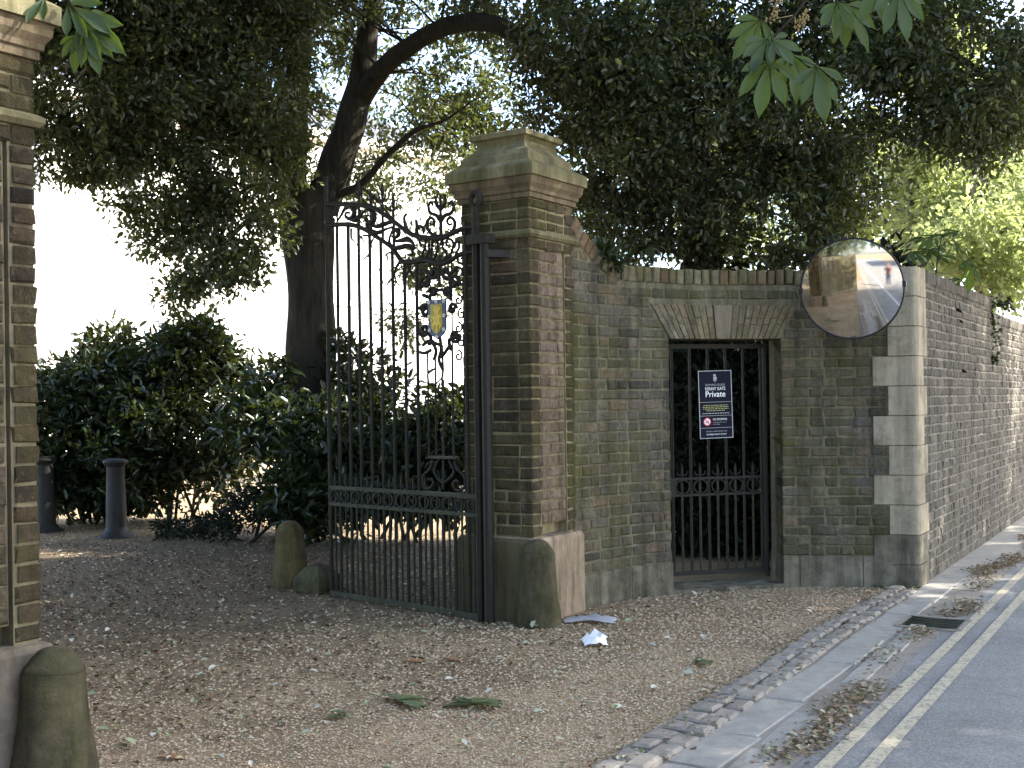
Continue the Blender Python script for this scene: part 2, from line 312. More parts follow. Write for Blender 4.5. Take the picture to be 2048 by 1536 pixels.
ang0 = math.atan2(A1.y - AO.y, A1.x - AO.x); ang1 = math.atan2(A3.y - AO.y, A3.x - AO.x)
SL = abs(ang0 - ang1) * AR
def arc(s):                                        # point, tangent, outward normal (to the forecourt) at arc length s
    a = ang0 - s / AR; p = Vector((AO.x + AR * math.cos(a), AO.y + AR * math.sin(a), 0))
    return p, Vector((math.sin(a), -math.cos(a), 0)), Vector((-math.cos(a), -math.sin(a), 0))
PLC = PD(78, 900, 4.67); PLC.z = 0
MIDP = (PC_R + PLC) / 2; ME = (PC_R - PLC).normalized()
def refl(p): return p - ME * (2 * (p - MIDP).dot(ME))
def rdir(d): return d - ME * (2 * d.dot(ME))
QC = Vector((A3.x, A3.y, 0))
def s_at_px(px):
    lo, hi = 0.0, SL
    for _ in range(40):
        mid = (lo + hi) / 2; p = arc(mid)[0]
        if p.x / p.y < (px - CX) / FPX: lo = mid
        else: hi = mid
    return lo
SD0, SD1 = s_at_px(1341), s_at_px(1562)
ZD = 1.965
print('arc', AR, SL, SD0, SD1)

# ------------------------------------------------------------------ ground, road, paving
mb = MB(); G = 300
mb.add([(-G, -G, 0), (G, -G, 0), (G, G, 0), (-G, G, 0)], [(0, 1, 2, 3)])
struct(mb.build('ground', M['gravel']))
YL = PG(1650, 1536); YL.z = 0                       # on the first yellow line
def road_pt(t, w_, z): p = YL + RD * t + RN * w_; p.z = z; return p
def strip(name, w0, w1, z, mat, t0=-60, t1=90, n=1):
    mb = MB(); vs = []
    for i in range(n + 1):
        t = t0 + (t1 - t0) * i / n; vs += [road_pt(t, w0, z), road_pt(t, w1, z)]
    mb.add(vs, [(2 * i, 2 * i + 1, 2 * i + 3, 2 * i + 2) for i in range(n)]); return struct(mb.build(name, mat))
strip('road', -0.12, 6.4, 0.004, M['asphalt'])
strip('gutter', -0.30, -0.115, 0.006, M['grit'])
strip('yellow_line', -0.032, 0.032, 0.010, M['yellow'])
strip('yellow_line', 0.125, 0.19, 0.010, M['yellow'])
strip('white_line', 1.02, 1.11, 0.010, M['white_paint'])
mb = MB(); a, b = road_pt(-60, 6.4, 0), road_pt(90, 6.4, 0)
mb.box((a + b) / 2 + RN * 1.0 + Vector((0, 0, 0.06)), RD * 75, RN * 1.0, (0, 0, 0.06)); far_pav = struct(mb.build('pavement', M['slab']))

TQ = (QC - YL).dot(RD); WQ = (QC - YL).dot(RN)
# sett strip and slabs, laid along the road edge
base = struct(strip('kerb_bed', -0.83, -0.29, 0.005, M['grit'], -8, 40))
SETW, SETL = 0.118, 0.172
sett_me = []
def chamf(l, wd, h, c, jit, rr):
    """block: footprint l x wd, height h, chamfer c, uneven top; base at z = 0"""
    mb = MB(); lo = []; up = []; tp = []
    for a_, b_ in ((-1, -1), (1, -1), (1, 1), (-1, 1)):
        jx, jy = rr.uniform(-jit, jit), rr.uniform(-jit, jit)
        x, y = a_ * l / 2 + jx, b_ * wd / 2 + jy
        lo.append((x, y, 0)); up.append((x, y, h - c)); tp.append((x - a_ * c * 1.5, y - b_ * c * 1.5, h + rr.uniform(-jit, jit) * 0.5))
    mb.add(lo + up + tp, [(i, (i + 1) % 4, 4 + (i + 1) % 4, 4 + i) for i in range(4)] + [(4 + i, 4 + (i + 1) % 4, 8 + (i + 1) % 4, 8 + i) for i in range(4)] + [(8, 9, 10, 11)])
    return mb
for k in range(7): sett_me.append(chamf(SETL - 0.022, SETW - 0.016, 0.05, 0.010, 0.008, random).mesh('sett'))
for row in range(2):
    t = -1.6 + row * 0.08
    while t < TQ - 0.12:
        l = random.uniform(0.88, 1.12)
        o = link('sett', sett_me[random.randrange(7)], M['sett'], base)
        p = road_pt(t, -0.752 + row * (SETW - 0.004) + 0.02 * math.sin(t * 1.7), -0.022 + random.uniform(-0.005, 0.005))
        o.location = p; o.rotation_euler = (random.uniform(-.04, .04), random.uniform(-.04, .04), math.pi / 2 - RA + random.uniform(-.05, .05)); o.scale = (l, 1, 1)
        t += SETL * l
w0 = -1.03
for row, (wa, wb) in enumerate(((-0.585, -0.355), (-0.35, -0.20))):
    t = -2.4 + 0.3 * row; k = 0
    while t < (TQ + 0.3 if row == 0 else 4.0):
        L = random.uniform(0.5, 0.95)
        if not (row == 1 and k % 5 == 4) and not (row == 1 and 3.6 < t + L and t < 4.4):
            mb = chamf(L - 0.012, (wb - wa) * (1 if row == 0 else random.uniform(0.85, 1.0)) - 0.012, 0.045, 0.006, 0.012, random)
            o = link('paving_slab', mb.mesh('paving_slab'), M['slab'], base)
            o.location = road_pt(t + L / 2, (wa + wb) / 2, -0.033 + random.uniform(-.003, .003)); o.rotation_euler = (random.uniform(-.008, .008), random.uniform(-.008, .008), math.pi / 2 - RA + random.uniform(-.015, .015))
        t += L; k += 1
strip('footway', WQ - 0.05, -0.22, 0.0095, M['slab'], TQ + 0.05, 60)

# ------------------------------------------------------------------ brickwork
_bc = {}
def brick_mesh(L, H, D, mat, var):
    key = (round(L / 0.006), round(H, 3), round(D, 2), mat.name, var)
    if key in _bc: return _bc[key]
    rr = random.Random(hash(key[:3]) + var * 77 + 5); L = key[0] * 0.006; c = 0.008; j = 0.005
    fr = []; md = []; bk = []
    for a_, b_ in ((-1, -1), (1, -1), (1, 1), (-1, 1)):
        x, z = a_ * L / 2 + rr.uniform(-j, j), b_ * H / 2 + rr.uniform(-j, j)
        cc = c * rr.uniform(0.4, 2.2)
        fr.append((x - a_ * cc, rr.uniform(-0.004, 0.002), z - b_ * cc)); md.append((x, c, z)); bk.append((x, D, z))
    me = MB().add(fr + md + bk, [(0, 1, 2, 3)] + [(4 + i, 4 + (i + 1) % 4, (i + 1) % 4, i) for i in range(4)] + [(8 + i, 8 + (i + 1) % 4, 4 + (i + 1) % 4, 4 + i) for i in range(4)]).mesh('brick')
    me.materials.append(mat); _bc[key] = me; return me
class Joined:
    def __init__(s): s.mb = MB()
    def add(s, me, mtx):
        s.mb.add([mtx @ v_.co for v_ in me.vertices], [tuple(p.vertices) for p in me.polygons])
def put_brick(me, p, tan, nor, parent, joined=None, name='brick', roll=0.0):
    # brick local: x along tan, y into the wall, z up
    mt = Matrix(((tan.x, -nor.x, 0, p.x), (tan.y, -nor.y, 0, p.y), (0, 0, 1, p.z), (0, 0, 0, 1)))
    if roll: mt = mt @ Matrix.Rotation(roll, 4, 'Y')
    if joined is not None: joined.add(me, mt); return
    o = bpy.data.objects.new(name, me); C.objects.link(o); o.parent = parent
    mt.translation -= ORG.get(parent, Vector((0, 0, 0))); o.matrix_local = mt; return o
def course_bricks(L, k, style='flemish', rr=random):
    """brick lengths (with joint) filling a run of length L"""
    out = []; s = 0.0
    seq = [0.225, 0.1125] if style == 'flemish' else ([0.225] if k % 2 else [0.1125])
    i = k % 2
    first = seq[i % len(seq)] if style == 'flemish' else (0.17 if k % 2 else 0.1125)
    cur = first * rr.uniform(0.93, 1.05)
    while s < L - 1e-4:
        l = min(cur, L - s)
        if L - (s + l) < 0.06: l = L - s
        out.append((s, l)); s += l; i += 1; cur = seq[i % len(seq)] * rr.uniform(0.93, 1.06)
        if rr.random() < 0.16: cur = 0.225 * rr.uniform(0.9, 1.05) if cur < 0.15 else 0.1125
    return out
def lay(surf, ivs, z0, n, parent, mat, style='flemish', joined=None, CH=CR, D=0.1, limit=None, deep=None, over=None, joint=0.010):
    """surf(s)->(p,tan,nor); ivs(zc,k)->[(s0,s1)]; places n courses from z0; limit: [remaining single bricks, joined collector]"""
    for k in range(n):
        zc = z0 + CH * (k + 0.5)
        for (s0, s1) in ivs(zc, k):
            if s1 - s0 < 0.03: continue
            for (s, l) in course_bricks(s1 - s0, k, style):
                sc = s0 + s + l / 2; p, t, nn = surf(sc); mm = mat
                if over: mm = over(sc, zc) or mat
                d = D
                if deep: d = deep(s0 + s, s0 + s + l) or D
                me = brick_mesh(l - joint, CH - joint, d, mm, random.randrange(5))
                q = p + nn * random.uniform(-0.003, 0.004); q.z = zc + random.uniform(-0.0015, 0.0015)
                j = joined
                if limit is not None:
                    if limit[0] <= 0: j = limit[1]
                    else: limit[0] -= 1
                put_brick(me, q, t, nn, parent, j)
def flat(o, t, nn): return lambda s: (o + t * s, t, nn)

# ------------------------------------------------------------------ gate piers
def pier(corner, e1, e2, label, painted_shade=False):  # last flag picks the darker materials with shade painted in
    """corner: brick corner between street face (runs +e1) and opening face (runs +e2); n of street face = -e2"""
    T = thing('gate_pier', label, 'gate pier', corner, 'brick piers of the carriage gateway')
    nS, nO = -e2, -e1; W = PW
    cen = corner + e1 * W / 2 + e2 * W / 2
    # stone plinth
    pj = 0.035; c = cen.copy(); hx = W / 2 + pj
    mb = MB(); prof = [(hx, -0.05), (hx, ZP - 0.035), (hx - 0.012, ZP - 0.008), (hx - 0.05, ZP)]
    mb.lathe([(r * math.sqrt(2), z) for r, z in prof], c, 4, e1, e2, False, math.pi / 4); fixn(mb.build('plinth', M['plinth_shade'] if painted_shade else M['plinth_stone'], T))
    # mortar core, with the filled chase in the street face
    g = 0.0075; mb = MB(); zt = 2.87; zm, hz = (zt + ZP) / 2, (zt - ZP) / 2
    def bx(a0, a1, b0, b1, z0=ZP - 0.01, z1=zt):
        q = corner + e1 * (a0 + a1) / 2 + e2 * (b0 + b1) / 2; q.z = (z0 + z1) / 2
        mb.box(q, e1 * (a1 - a0) / 2, e2 * (b1 - b0) / 2, (0, 0, (z1 - z0) / 2))
    bx(g, W - g, 0.085, W - g); bx(g, 0.117, g, 0.09); bx(0.452, W - g, g, 0.09); bx(0.128, 0.449, 0.020, 0.09, 0.655); bx(0.1, 0.46, g, 0.09, 2.55, zt)
    fixn(mb.build('mortar', M['mortar_soot'] if painted_shade else M['mortar'], T))  # mortar_soot is mortar with the lone pier's shade painted in, no soot
    NB = 26; BM = M['pier_brick_soot'] if painted_shade else M['pier_brick']; PM = M['panel_brick_soot'] if painted_shade else M['panel_brick']  # the _soot bricks carry the lone pier's shade in their colour, no soot
    fS = flat(corner.copy(), e1, nS); fO = flat(corner.copy(), e2, nO)
    J = Joined()
    def ivS(zc, k):
        a0 = -0.007 if k % 2 == 0 else 0.103
        if zc < 0.66: return [(a0, 0.118), (0.452, W)]
        if zc > 2.5: return [(a0, W)]
        return [(a0, 0.118), (0.452, W)] if a0 < 0.05 else [(0.452, W)]
    def ivO(zc, k): return [(0.103 if k % 2 == 0 else -0.007, W)]
    lay(fS, ivS, ZP, NB, T, BM)
    fSp = lambda s: (corner + e1 * s - nS * 0.010, e1, nS)
    lay(fSp, lambda zc, k: [(0.132, 0.447)] if 0.66 < zc < 2.5 else [], ZP, NB, T, PM, D=0.08)
    lay(fO, ivO, ZP, NB, T, BM)
    lay(fS, ivS, 2.66, 3, T, BM, CH=0.07); lay(fO, ivO, 2.66, 3, T, BM, CH=0.07)
    # the two faces turned away
    back = lambda s: (corner + e1 * W + e2 * s, e2, e1); inn = lambda s: (corner + e2 * W + e1 * s, e1, e2)
    for f in (back, inn): lay(f, lambda zc, k: [(0, W)], ZP, NB, T, M['pier_brick_i'], joined=J); lay(f, lambda zc, k: [(0, W)], 2.66, 3, T, M['pier_brick_i'], joined=J, CH=0.07)
    tag(fixn(J.mb.build('brick_facing', M['pier_brick_i'], T)), kind='stuff')
    def sq(prof, name, mat):
        mb = MB(); mb.lathe([(r * math.sqrt(2), z) for r, z in prof], cen, 4, e1, e2, False, math.pi / 4); return fixn(mb.build(name, mat, T))
    sq([(0.27, 2.602), (0.302, 2.606), (0.318, 2.625), (0.316, 2.645), (0.295, 2.658), (0.27, 2.66)], 'string_course', M['cap_stone'])
    sq([(0.28, 2.87), (0.303, 2.873), (0.303, 2.905), (0.315, 2.912), (0.318, 2.935), (0.338, 2.965), (0.342, 3.0), (0.345, 3.012)], 'cap_moulding', M['neck_stone'])
    sq([(0.33, 3.010), (0.362, 3.013), (0.364, 3.085), (0.345, 3.100), (0.285, 3.135), (0.283, 3.175), (0.272, 3.19), (0.262, 3.195)], 'cornice', M['cap_stone'])
    sq([(0.255, 3.192), (0.250, 3.215), (0.222, 3.235), (0.203, 3.262), (0.200, 3.285), (0.214, 3.308), (0.236, 3.318), (0.236, 3.352), (0.18, 3.372), (0.02, 3.38)], 'cap_stone', M['cap_stone'])
    return T
pier(PC_R, E1, E2, 'tall brick gate pier with mossy stone cap joined to the curved wall with the doorway')
# other pier: its street face runs away from the opening
LE1 = -E1
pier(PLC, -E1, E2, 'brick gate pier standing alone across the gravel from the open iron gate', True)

def guard_stone(loc, h, r0, r1, label, mat, n=18, group='stone guard posts'):
    rr = random.Random(int(loc.x * 1000)); T = thing('guard_stone', label, 'guard stone', loc, group)
    shaft = [(r0 * 1.02, -0.08), (r0, 0.03), (r0 * 0.98, 0.1), (r0 + (r1 - r0) * 0.3, h * 0.3), (r0 + (r1 - r0) * 0.6, h * 0.52), (r1 * 1.06, h * 0.76), (r1 * 1.03, h * 0.838)]
    cap = [(r1 * 0.97, h * 0.838), (r1 * 0.985, h * 0.862), (r1 * 0.93, h * 0.876), (r1 * 0.74, h * 0.93), (r1 * 0.56, h * 0.972), (r1 * 0.34, h * 0.992), (r1 * 0.05, h)]
    mb = MB(); mb.lathe(shaft, loc, 26); mb.lathe(cap, loc, 26)
    for v_ in mb.v:
        q = v_ - loc; d = 1 + 0.028 * math.sin(v_.z * 14 + v_.x * 26) + 0.018 * math.sin(v_.z * 37 + v_.y * 41) + 0.012 * math.sin(v_.z * 71 + v_.x * 83); v_.x = loc.x + q.x * d; v_.y = loc.y + q.y * d
    b = fixn(mb.build('shaft', mat, T)); return T
gs = PG(1079, 1258); guard_stone(gs + Vector((0, 0.13, 0)), 0.575, 0.148, 0.105, 'mossy stone guard post against the foot of the pier beside the iron gate', M['guard_stone'])
gl = Vector((-1.785, 4.56, 0)); guard_stone(gl, 0.575, 0.165, 0.112, 'mossy stone guard post against the foot of the lone pier', M['guard_stone'])
g3 = PG(574, 1178); guard_stone(g3 + Vector((0, 0.15, 0)), 0.54, 0.148, 0.112, 'stained stone guard post standing just inside the open iron gate', m_stone('guard_stone_warm', (0.09, 0.072, 0.03), (0.15, 0.115, 0.05), 11, 0.5, (0.06, 0.055, 0.02), 0.6, bstr=0.9))
# low pyramid-topped stop stone at the foot of the gate
ls_ = PG(634, 1190) + Vector((-0.02, 0.17, 0)); T = thing('stop_stone', 'low pyramid-topped stone block touching the free end of the iron gate', 'stone', ls_)
mb = MB(); mb.lathe([(0.20, -0.05), (0.195, 0.10), (0.185, 0.125), (0.10, 0.195), (0.03, 0.225), (0.005, 0.228)], ls_, 4, E1, E2, False, math.pi / 4); fixn(mb.build('block', M['guard_stone'], T))

# ------------------------------------------------------------------ curved wall with the doorway
CW = thing('curved_wall', 'curved mossy brick wall with a flat-arched doorway between pier and road', 'brick wall', arc(SL / 2)[0])
ZB = 0.245; TH = 0.36; HT = 2.505
QS = [2.505 - 0.232 * i for i in range(0, 11)]
def top(s): return HT + (0.36 * max(0, (0.62 - s) / 0.62) ** 1.6 if s < 0.62 else 0)
def quoin_w(zc):
    i = int((HT - zc) / 0.232); return 0.22 if i in (0, 1, 2, 4, 6, 8) else 0.335
SAL, SAR = s_at_px(1303), s_at_px(1600)
ZA = 2.235
def arch_edge(zc):                                 # brick limits beside the splayed arch
    f = (zc - ZD) / (ZA - ZD); return SD0 + (SAL - SD0) * f - 0.005, SD1 + (SAR - SD1) * f + 0.005
def ivC(zc, k):
    e = SL - quoin_w(zc); lo = 0.0
    while top(lo) - 0.125 < zc and lo < SL: lo += 0.02
    if zc < HT - 0.125: lo = 0.0
    if zc > HT - 0.125:
        hi = 0.0
        while hi < 0.62 and top(hi) - 0.125 > zc: hi += 0.01
        return [(0, hi)]
    if zc < ZD: return [(0, SD0), (SD1, e)]
    if zc < ZA: a_, b_ = arch_edge(zc); return [(0, a_), (b_, e)]
    return [(0, e)]
J = Joined(); lim = [288, J]
deep = lambda a_, b_: TH - 0.02 if (abs(b_ - SD0) < 0.01 or abs(a_ - SD1) < 0.01) else None
# lay from the top of the doorway downwards is not needed: bricks past the limit go to one joined facing
lay(arc, ivC, ZB, 33, CW, M['wall_brick'], limit=lim, deep=deep)
if J.mb.v: J.mb.build('brick_facing', M['wall_brick_i'], CW)['kind'] = 'stuff'
def sweep(surf, s0, s1, off, th, z0, z1f, n, mb):
    rows = []
    for i in range(n + 1):
        s = s0 + (s1 - s0) * i / n; p, t, nn = surf(s); z1 = z1f(s) if callable(z1f) else z1f
        f, b = p - nn * off, p - nn * (off + th)
        rows += [Vector((f.x, f.y, z0)), Vector((f.x, f.y, z1)), Vector((b.x, b.y, z1)), Vector((b.x, b.y, z0))]
    fs = [(0, 1, 2, 3), tuple(4 * n + i for i in (3, 2, 1, 0))]
    for i in range(n):
        for j in range(4): fs.append((4 * i + j, 4 * i + 4 + j, 4 * i + 4 + (j + 1) % 4, 4 * i + (j + 1) % 4))
    mb.add(rows, fs)
mb = MB(); g = 0.008
sweep(arc, 0, SD0 - g, g, TH, 0.0, lambda s: top(s) - 0.115, 10, mb); sweep(arc, SD1 + g, SL - 0.02, g, TH, 0.0, HT - 0.115, 8, mb); sweep(arc, SD0 - g, SD1 + g, g, TH, ZD + g, HT - 0.115, 8, mb)
fixn(mb.build('mortar', M['mortar_w'], CW))
# coping: bricks on edge
s = 0.03
while s < SL - 0.24:
    w_ = random.uniform(0.068, 0.082); sc = s + w_ / 2; p, t, nn = arc(sc)
    me = brick_mesh(w_ - 0.008, 0.115, 0.24, M['coping_brick'], random.randrange(5))
    q = p + nn * 0.006; q.z = top(sc) - 0.058 + random.uniform(-0.004, 0.004); sl = (top(sc + 0.02) - top(sc - 0.02)) / 0.04
    put_brick(me, q, t, nn, CW, name='coping_brick', roll=-math.atan(sl)); s += w_ / math.sqrt(1 + sl * sl)
# flat arch of rubbed bricks round a keystone
nv = 9; sm = (SD0 + SD1) / 2; kw0, kw1 = 0.062, 0.088
def surfpt(s, z, d=0.0):
    p, t, nn = arc(s); q = p + nn * d; q.z = z; return q
def voussoir(b0, b1, t0, t1, z0, z1, mat, name, out):
    g = 0.004; mb = MB()
    fr = [surfpt(b0 + g, z0, out), surfpt(b1 - g, z0, out), surfpt(t1 - g, z1, out), surfpt(t0 + g, z1, out)]
    bk = [surfpt(b0 + g, z0, -TH + 0.03), surfpt(b1 - g, z0, -TH + 0.03), surfpt(t1 - g, z1, -0.1), surfpt(t0 + g, z1, -0.1)]
    mb.add(fr + bk, [(0, 1, 2, 3), (7, 6, 5, 4)] + [(i, i + 4, (i + 1) % 4 + 4, (i + 1) % 4) for i in range(4)]); return fixn(mb.build(name, mat, CW))
for side in (-1, 1):
    eb = SD0 if side < 0 else SD1; et = SAL if side < 0 else SAR
    for i in range(nv):
        f0, f1 = i / nv, (i + 1) / nv
        b0, b1 = [sm + side * kw0 + (eb - sm - side * kw0) * f for f in (f0, f1)]; t0, t1 = [sm + side * kw1 + (et - sm - side * kw1) * f for f in (f0, f1)]
        if side < 0: b0, b1, t0, t1 = b1, b0, t1, t0
        sp = 0.42 if i % 2 else 0.6; zc_ = ZD + (ZA - ZD) * sp
        mb0, mb1 = b0 + (t0 - b0) * sp, b1 + (t1 - b1) * sp
        for (aa, bb, cc, dd, z0, z1) in ((b0, b1, mb0, mb1, ZD, zc_ - 0.004), (mb0, mb1, t0, t1, zc_ + 0.004, ZA - 0.006)):
            voussoir(aa, bb, cc, dd, z0, z1, M['arch_brick'], 'arch_brick', random.uniform(0.002, 0.008))
voussoir(sm - kw0, sm + kw0, sm - kw1, sm + kw1, ZD, ZA - 0.006, m_stone('keystone_stone', (0.15, 0.125, 0.085), (0.205, 0.17, 0.118), 8, 0.3, (0.12, 0.11, 0.05), 0.4), 'keystone', 0.012)
# stone base course
def base_run(s0, s1, cuts):
    cs = [s0] + cuts + [s1]
    for a_, b_ in zip(cs, cs[1:]):
        mb = MB(); sweep(arc, a_ + 0.003, b_ - 0.003, -0.012, TH + 0.01, -0.05, ZB - 0.004, 4, mb); fixn(mb.build('base_stone', M['base_stone'], CW))
base_run(0.0, SD0, [0.3, 0.66]); base_run(SD1, SL - 0.2, [SD1 + 0.13, SD1 + 0.62])
# quoin stones at the rounded road corner
tS = -arc(SL)[1]; nF = arc(SL)[2]
for i in range(11):
    z1 = HT - 0.232 * i; z0 = max(z1 - 0.232, 0.0) + (0.004 if i < 10 else -0.05); wq = quoin_w((z0 + z1) / 2) - 0.006; wr = 0.335 if wq < 0.25 else 0.22
    if i >= 9: wq, wr = 0.335, 0.3
    if z1 < 0.05: break
    r = 0.055; mb = MB(); cpt = QC.copy(); j = random.uniform(0.0, 0.006)
    nfr = nF * (0.004 + j); nrd = RN * (0.004 + j)
    pts = []
    for f in np.linspace(wq, r, 6): p_, t_, n_ = arc(SL - f); pts.append(p_ + n_ * (0.004 + j))
    c0 = pts[-1]; c1 = cpt + RD * r + nrd; mid = cpt + nfr + nrd
    for k in range(1, 7):
        f = k / 6; pts.append(c0 * (1 - f) ** 2 + mid * (2 * f * (1 - f)) + c1 * f * f)
    pb_, tb_, nb_ = arc(SL - wq)
    pts += [cpt + RD * wr + nrd, cpt + RD * wr - RN * 0.2, pb_ - nb_ * 0.2]
    poly = [Vector((p.x, p.y, z0)) for p in pts]; mb.prism(poly, (0, 0, z1 - z0 - 0.003)); o = mb.build('quoin_stone', M['quoin_stone'] if i < 9 else M['base_stone'], CW); fixn(o)

# ------------------------------------------------------------------ road wall
RW = thing('road_wall', 'long straight brick wall running beside the road with plants over its top', 'brick wall', QC + RD * 3)
fR = lambda s: (QC + RD * s, RD, RN)
def topR(s): return HT if s < 3.75 else 2.36
def rq(zc):
    i = int((HT - zc) / 0.232); return 0.335 if i in (0, 1, 2, 4, 6, 8) else (0.22 if i < 9 else 0.3)
J = Joined(); lim = [0, J]
def ivR(zc, k, a=None, b=1.75):
    s0 = rq(zc) if a is None else a
    return [(s0, b)] if zc < HT - 0.11 else []
lay(fR, ivR, 0.01, 31, RW, M['road_brick'], limit=[290, J])
lay(fR, lambda zc, k: ivR(zc, k, 1.75, 3.75), 0.01, 31, RW, M['road_brick_i'], joined=J)
lay(fR, lambda zc, k: [(3.75, 12.0)] if zc < 2.25 else [], 0.01, 29, RW, M['road_brick_i'], joined=J)
lay(fR, lambda zc, k: [(12.0, 26.0)] if zc < 2.25 else [], 0.01, 29, RW, M['road_brick_i'], joined=J)
J.mb.build('brick_facing', M['road_brick_i'], RW)['kind'] = 'stuff'
mb = MB(); sweep(fR, 0.02, 3.75, 0.008, 0.33, 0, HT - 0.1, 1, mb); sweep(fR, 3.75, 60, 0.008, 0.33, 0, 2.26, 1, mb); fixn(mb.build('mortar', M['mortar_r'], RW))
s = 0.36; Jc = Joined(); k = 0
while s < 16:
    w_ = random.uniform(0.070, 0.080); p, t, nn = fR(s + w_ / 2); me = brick_mesh(w_ - 0.008, 0.105, 0.33, M['road_brick'] if k < 60 else M['road_brick_i'], random.randrange(5))
    q = p + nn * 0.012; q.z = topR(s) - 0.053; put_brick(me, q, t, nn, RW, None if k < 60 else Jc, 'coping_brick'); s += w_; k += 1
Jc.mb.build('coping_facing', M['road_brick_i'], RW)['kind'] = 'stuff'

# matching wall on the other side of the gateway (seen in the convex mirror)
LW = thing('boundary_wall', 'brick wall curving from the lone pier back to the road, seen in the convex mirror', 'brick wall', refl(arc(SL / 2)[0]))
def larc(s): p, t, nn = arc(s); return refl(p), rdir(t), rdir(nn)
QL = refl(QC); fL = lambda s: (QL - RD * s, -RD, RN)
mb = MB(); sweep(larc, 0, SL, g, TH, 0, 2.5, 12, mb); sweep(fL, 0, 40, g, 0.33, 0, 2.5, 1, mb); fixn(mb.build('mortar', M['mortar_w'], LW))
J = Joined(); lay(larc, lambda zc, k: [(0, SL)], ZB, 29, LW, M['wall_brick_i'], joined=J); lay(fL, lambda zc, k: [(0, 6)], 0.0, 32, LW, M['road_brick_i'], joined=J)
J.mb.build('brick_facing', M['wall_brick_i'], LW)['kind'] = 'stuff'
mb = MB(); sweep(larc, 0, SL, -0.014, 0.3, 0, ZB, 12, mb); fixn(mb.build('base_course', M['base_stone'], LW))

# ------------------------------------------------------------------ carriage gate leaf, standing open
HG = PG(968, 1244); EG = PG(664, 1194); gu = (EG - HG).normalized(); gn = Vector((gu.y, -gu.x, 0))
if gn.y > 0: gn = -gn
def GUZ(px, py): p = PP(px, py, HG, gn); return (p - HG).dot(gu), p.z
def GP(u, z, d=0.0): q = HG + gu * u + gn * d; q.z = z; return q
def crom(pts, n=6):
    P_ = [pts[0]] + list(pts) + [pts[-1]]; out = []
    for i in range(1, len(P_) - 2):
        p0, p1, p2, p3 = P_[i - 1:i + 3]
        for k in range(n):
            t = k / n; out.append(tuple(0.5 * (2 * b_ + (c_ - a_) * t + (2 * a_ - 5 * b_ + 4 * c_ - d_) * t * t + (3 * b_ - a_ - 3 * c_ + d_) * t ** 3) for a_, b_, c_, d_ in zip(p0, p1, p2, p3)))
    return out + [tuple(pts[-1])]
GT = thing('iron_gate', 'tall black wrought iron gate leaf with a painted shield, swung open beside the pier', 'iron gate', HG)
IR = M['iron']; IM = M['iron_moss']
def gz(l): return [GUZ(640 + 0.1823 * x, 340 + 0.1823 * y) for x, y in l]      # from the enlarged view of the gate top
def gcurve(uz, r, name, parent=GT, n=5, mat=None, d=0.0, k=6):
    pts = crom(uz, n); mb = MB(); m_ = len(pts); rs = [r(i / (m_ - 1)) for i in range(m_)] if callable(r) else r
    mb.tube([GP(u, z, d) for u, z in pts], rs, k); return mb.build(name, mat or IR, parent)
RAILA = gz([(70, 370), (210, 375), (420, 385), (560, 405), (700, 485), (850, 595), (960, 680), (1060, 725), (1180, 745), (1330, 748), (1450, 695), (1560, 645), (1640, 625), (1740, 612)])
RAILB = gz([(70, 612), (200, 598), (350, 603), (470, 642), (600, 720), (720, 800), (800, 865), (860, 950), (920, 1010), (1060, 1005), (1150, 985), (1250, 1012), (1330, 1028), (1430, 992), (1520, 935), (1640, 900), (1740, 890)])
for nm, R_ in (('top_rail', RAILA), ('second_rail', RAILB)): gcurve(R_, 0.019, nm, n=6)
def zr(R_, u):
    pts = sorted(crom(R_, 6)); return float(np.interp(u, [p[0] for p in pts], [p[1] for p in pts]))
u_of = lambda px, py=760: GUZ(px, py)[0]
ZR1, ZR0, ZBOT = GUZ(812, 984)[1], GUZ(812, 1019)[1], GUZ(812, 1210)[1]
UE = u_of(657, 700)
def bar(u, z0, z1, r, name='bar', mat=None): MB().tube([GP(u, z0), GP(u, z1)], r, 6, True, False).build(name, mat or IR, GT)
mainu = [u_of(p) for p in (678, 700, 721, 743, 765, 788, 812, 836)]
for u in mainu: bar(u, ZBOT, zr(RAILB, u), 0.0135)
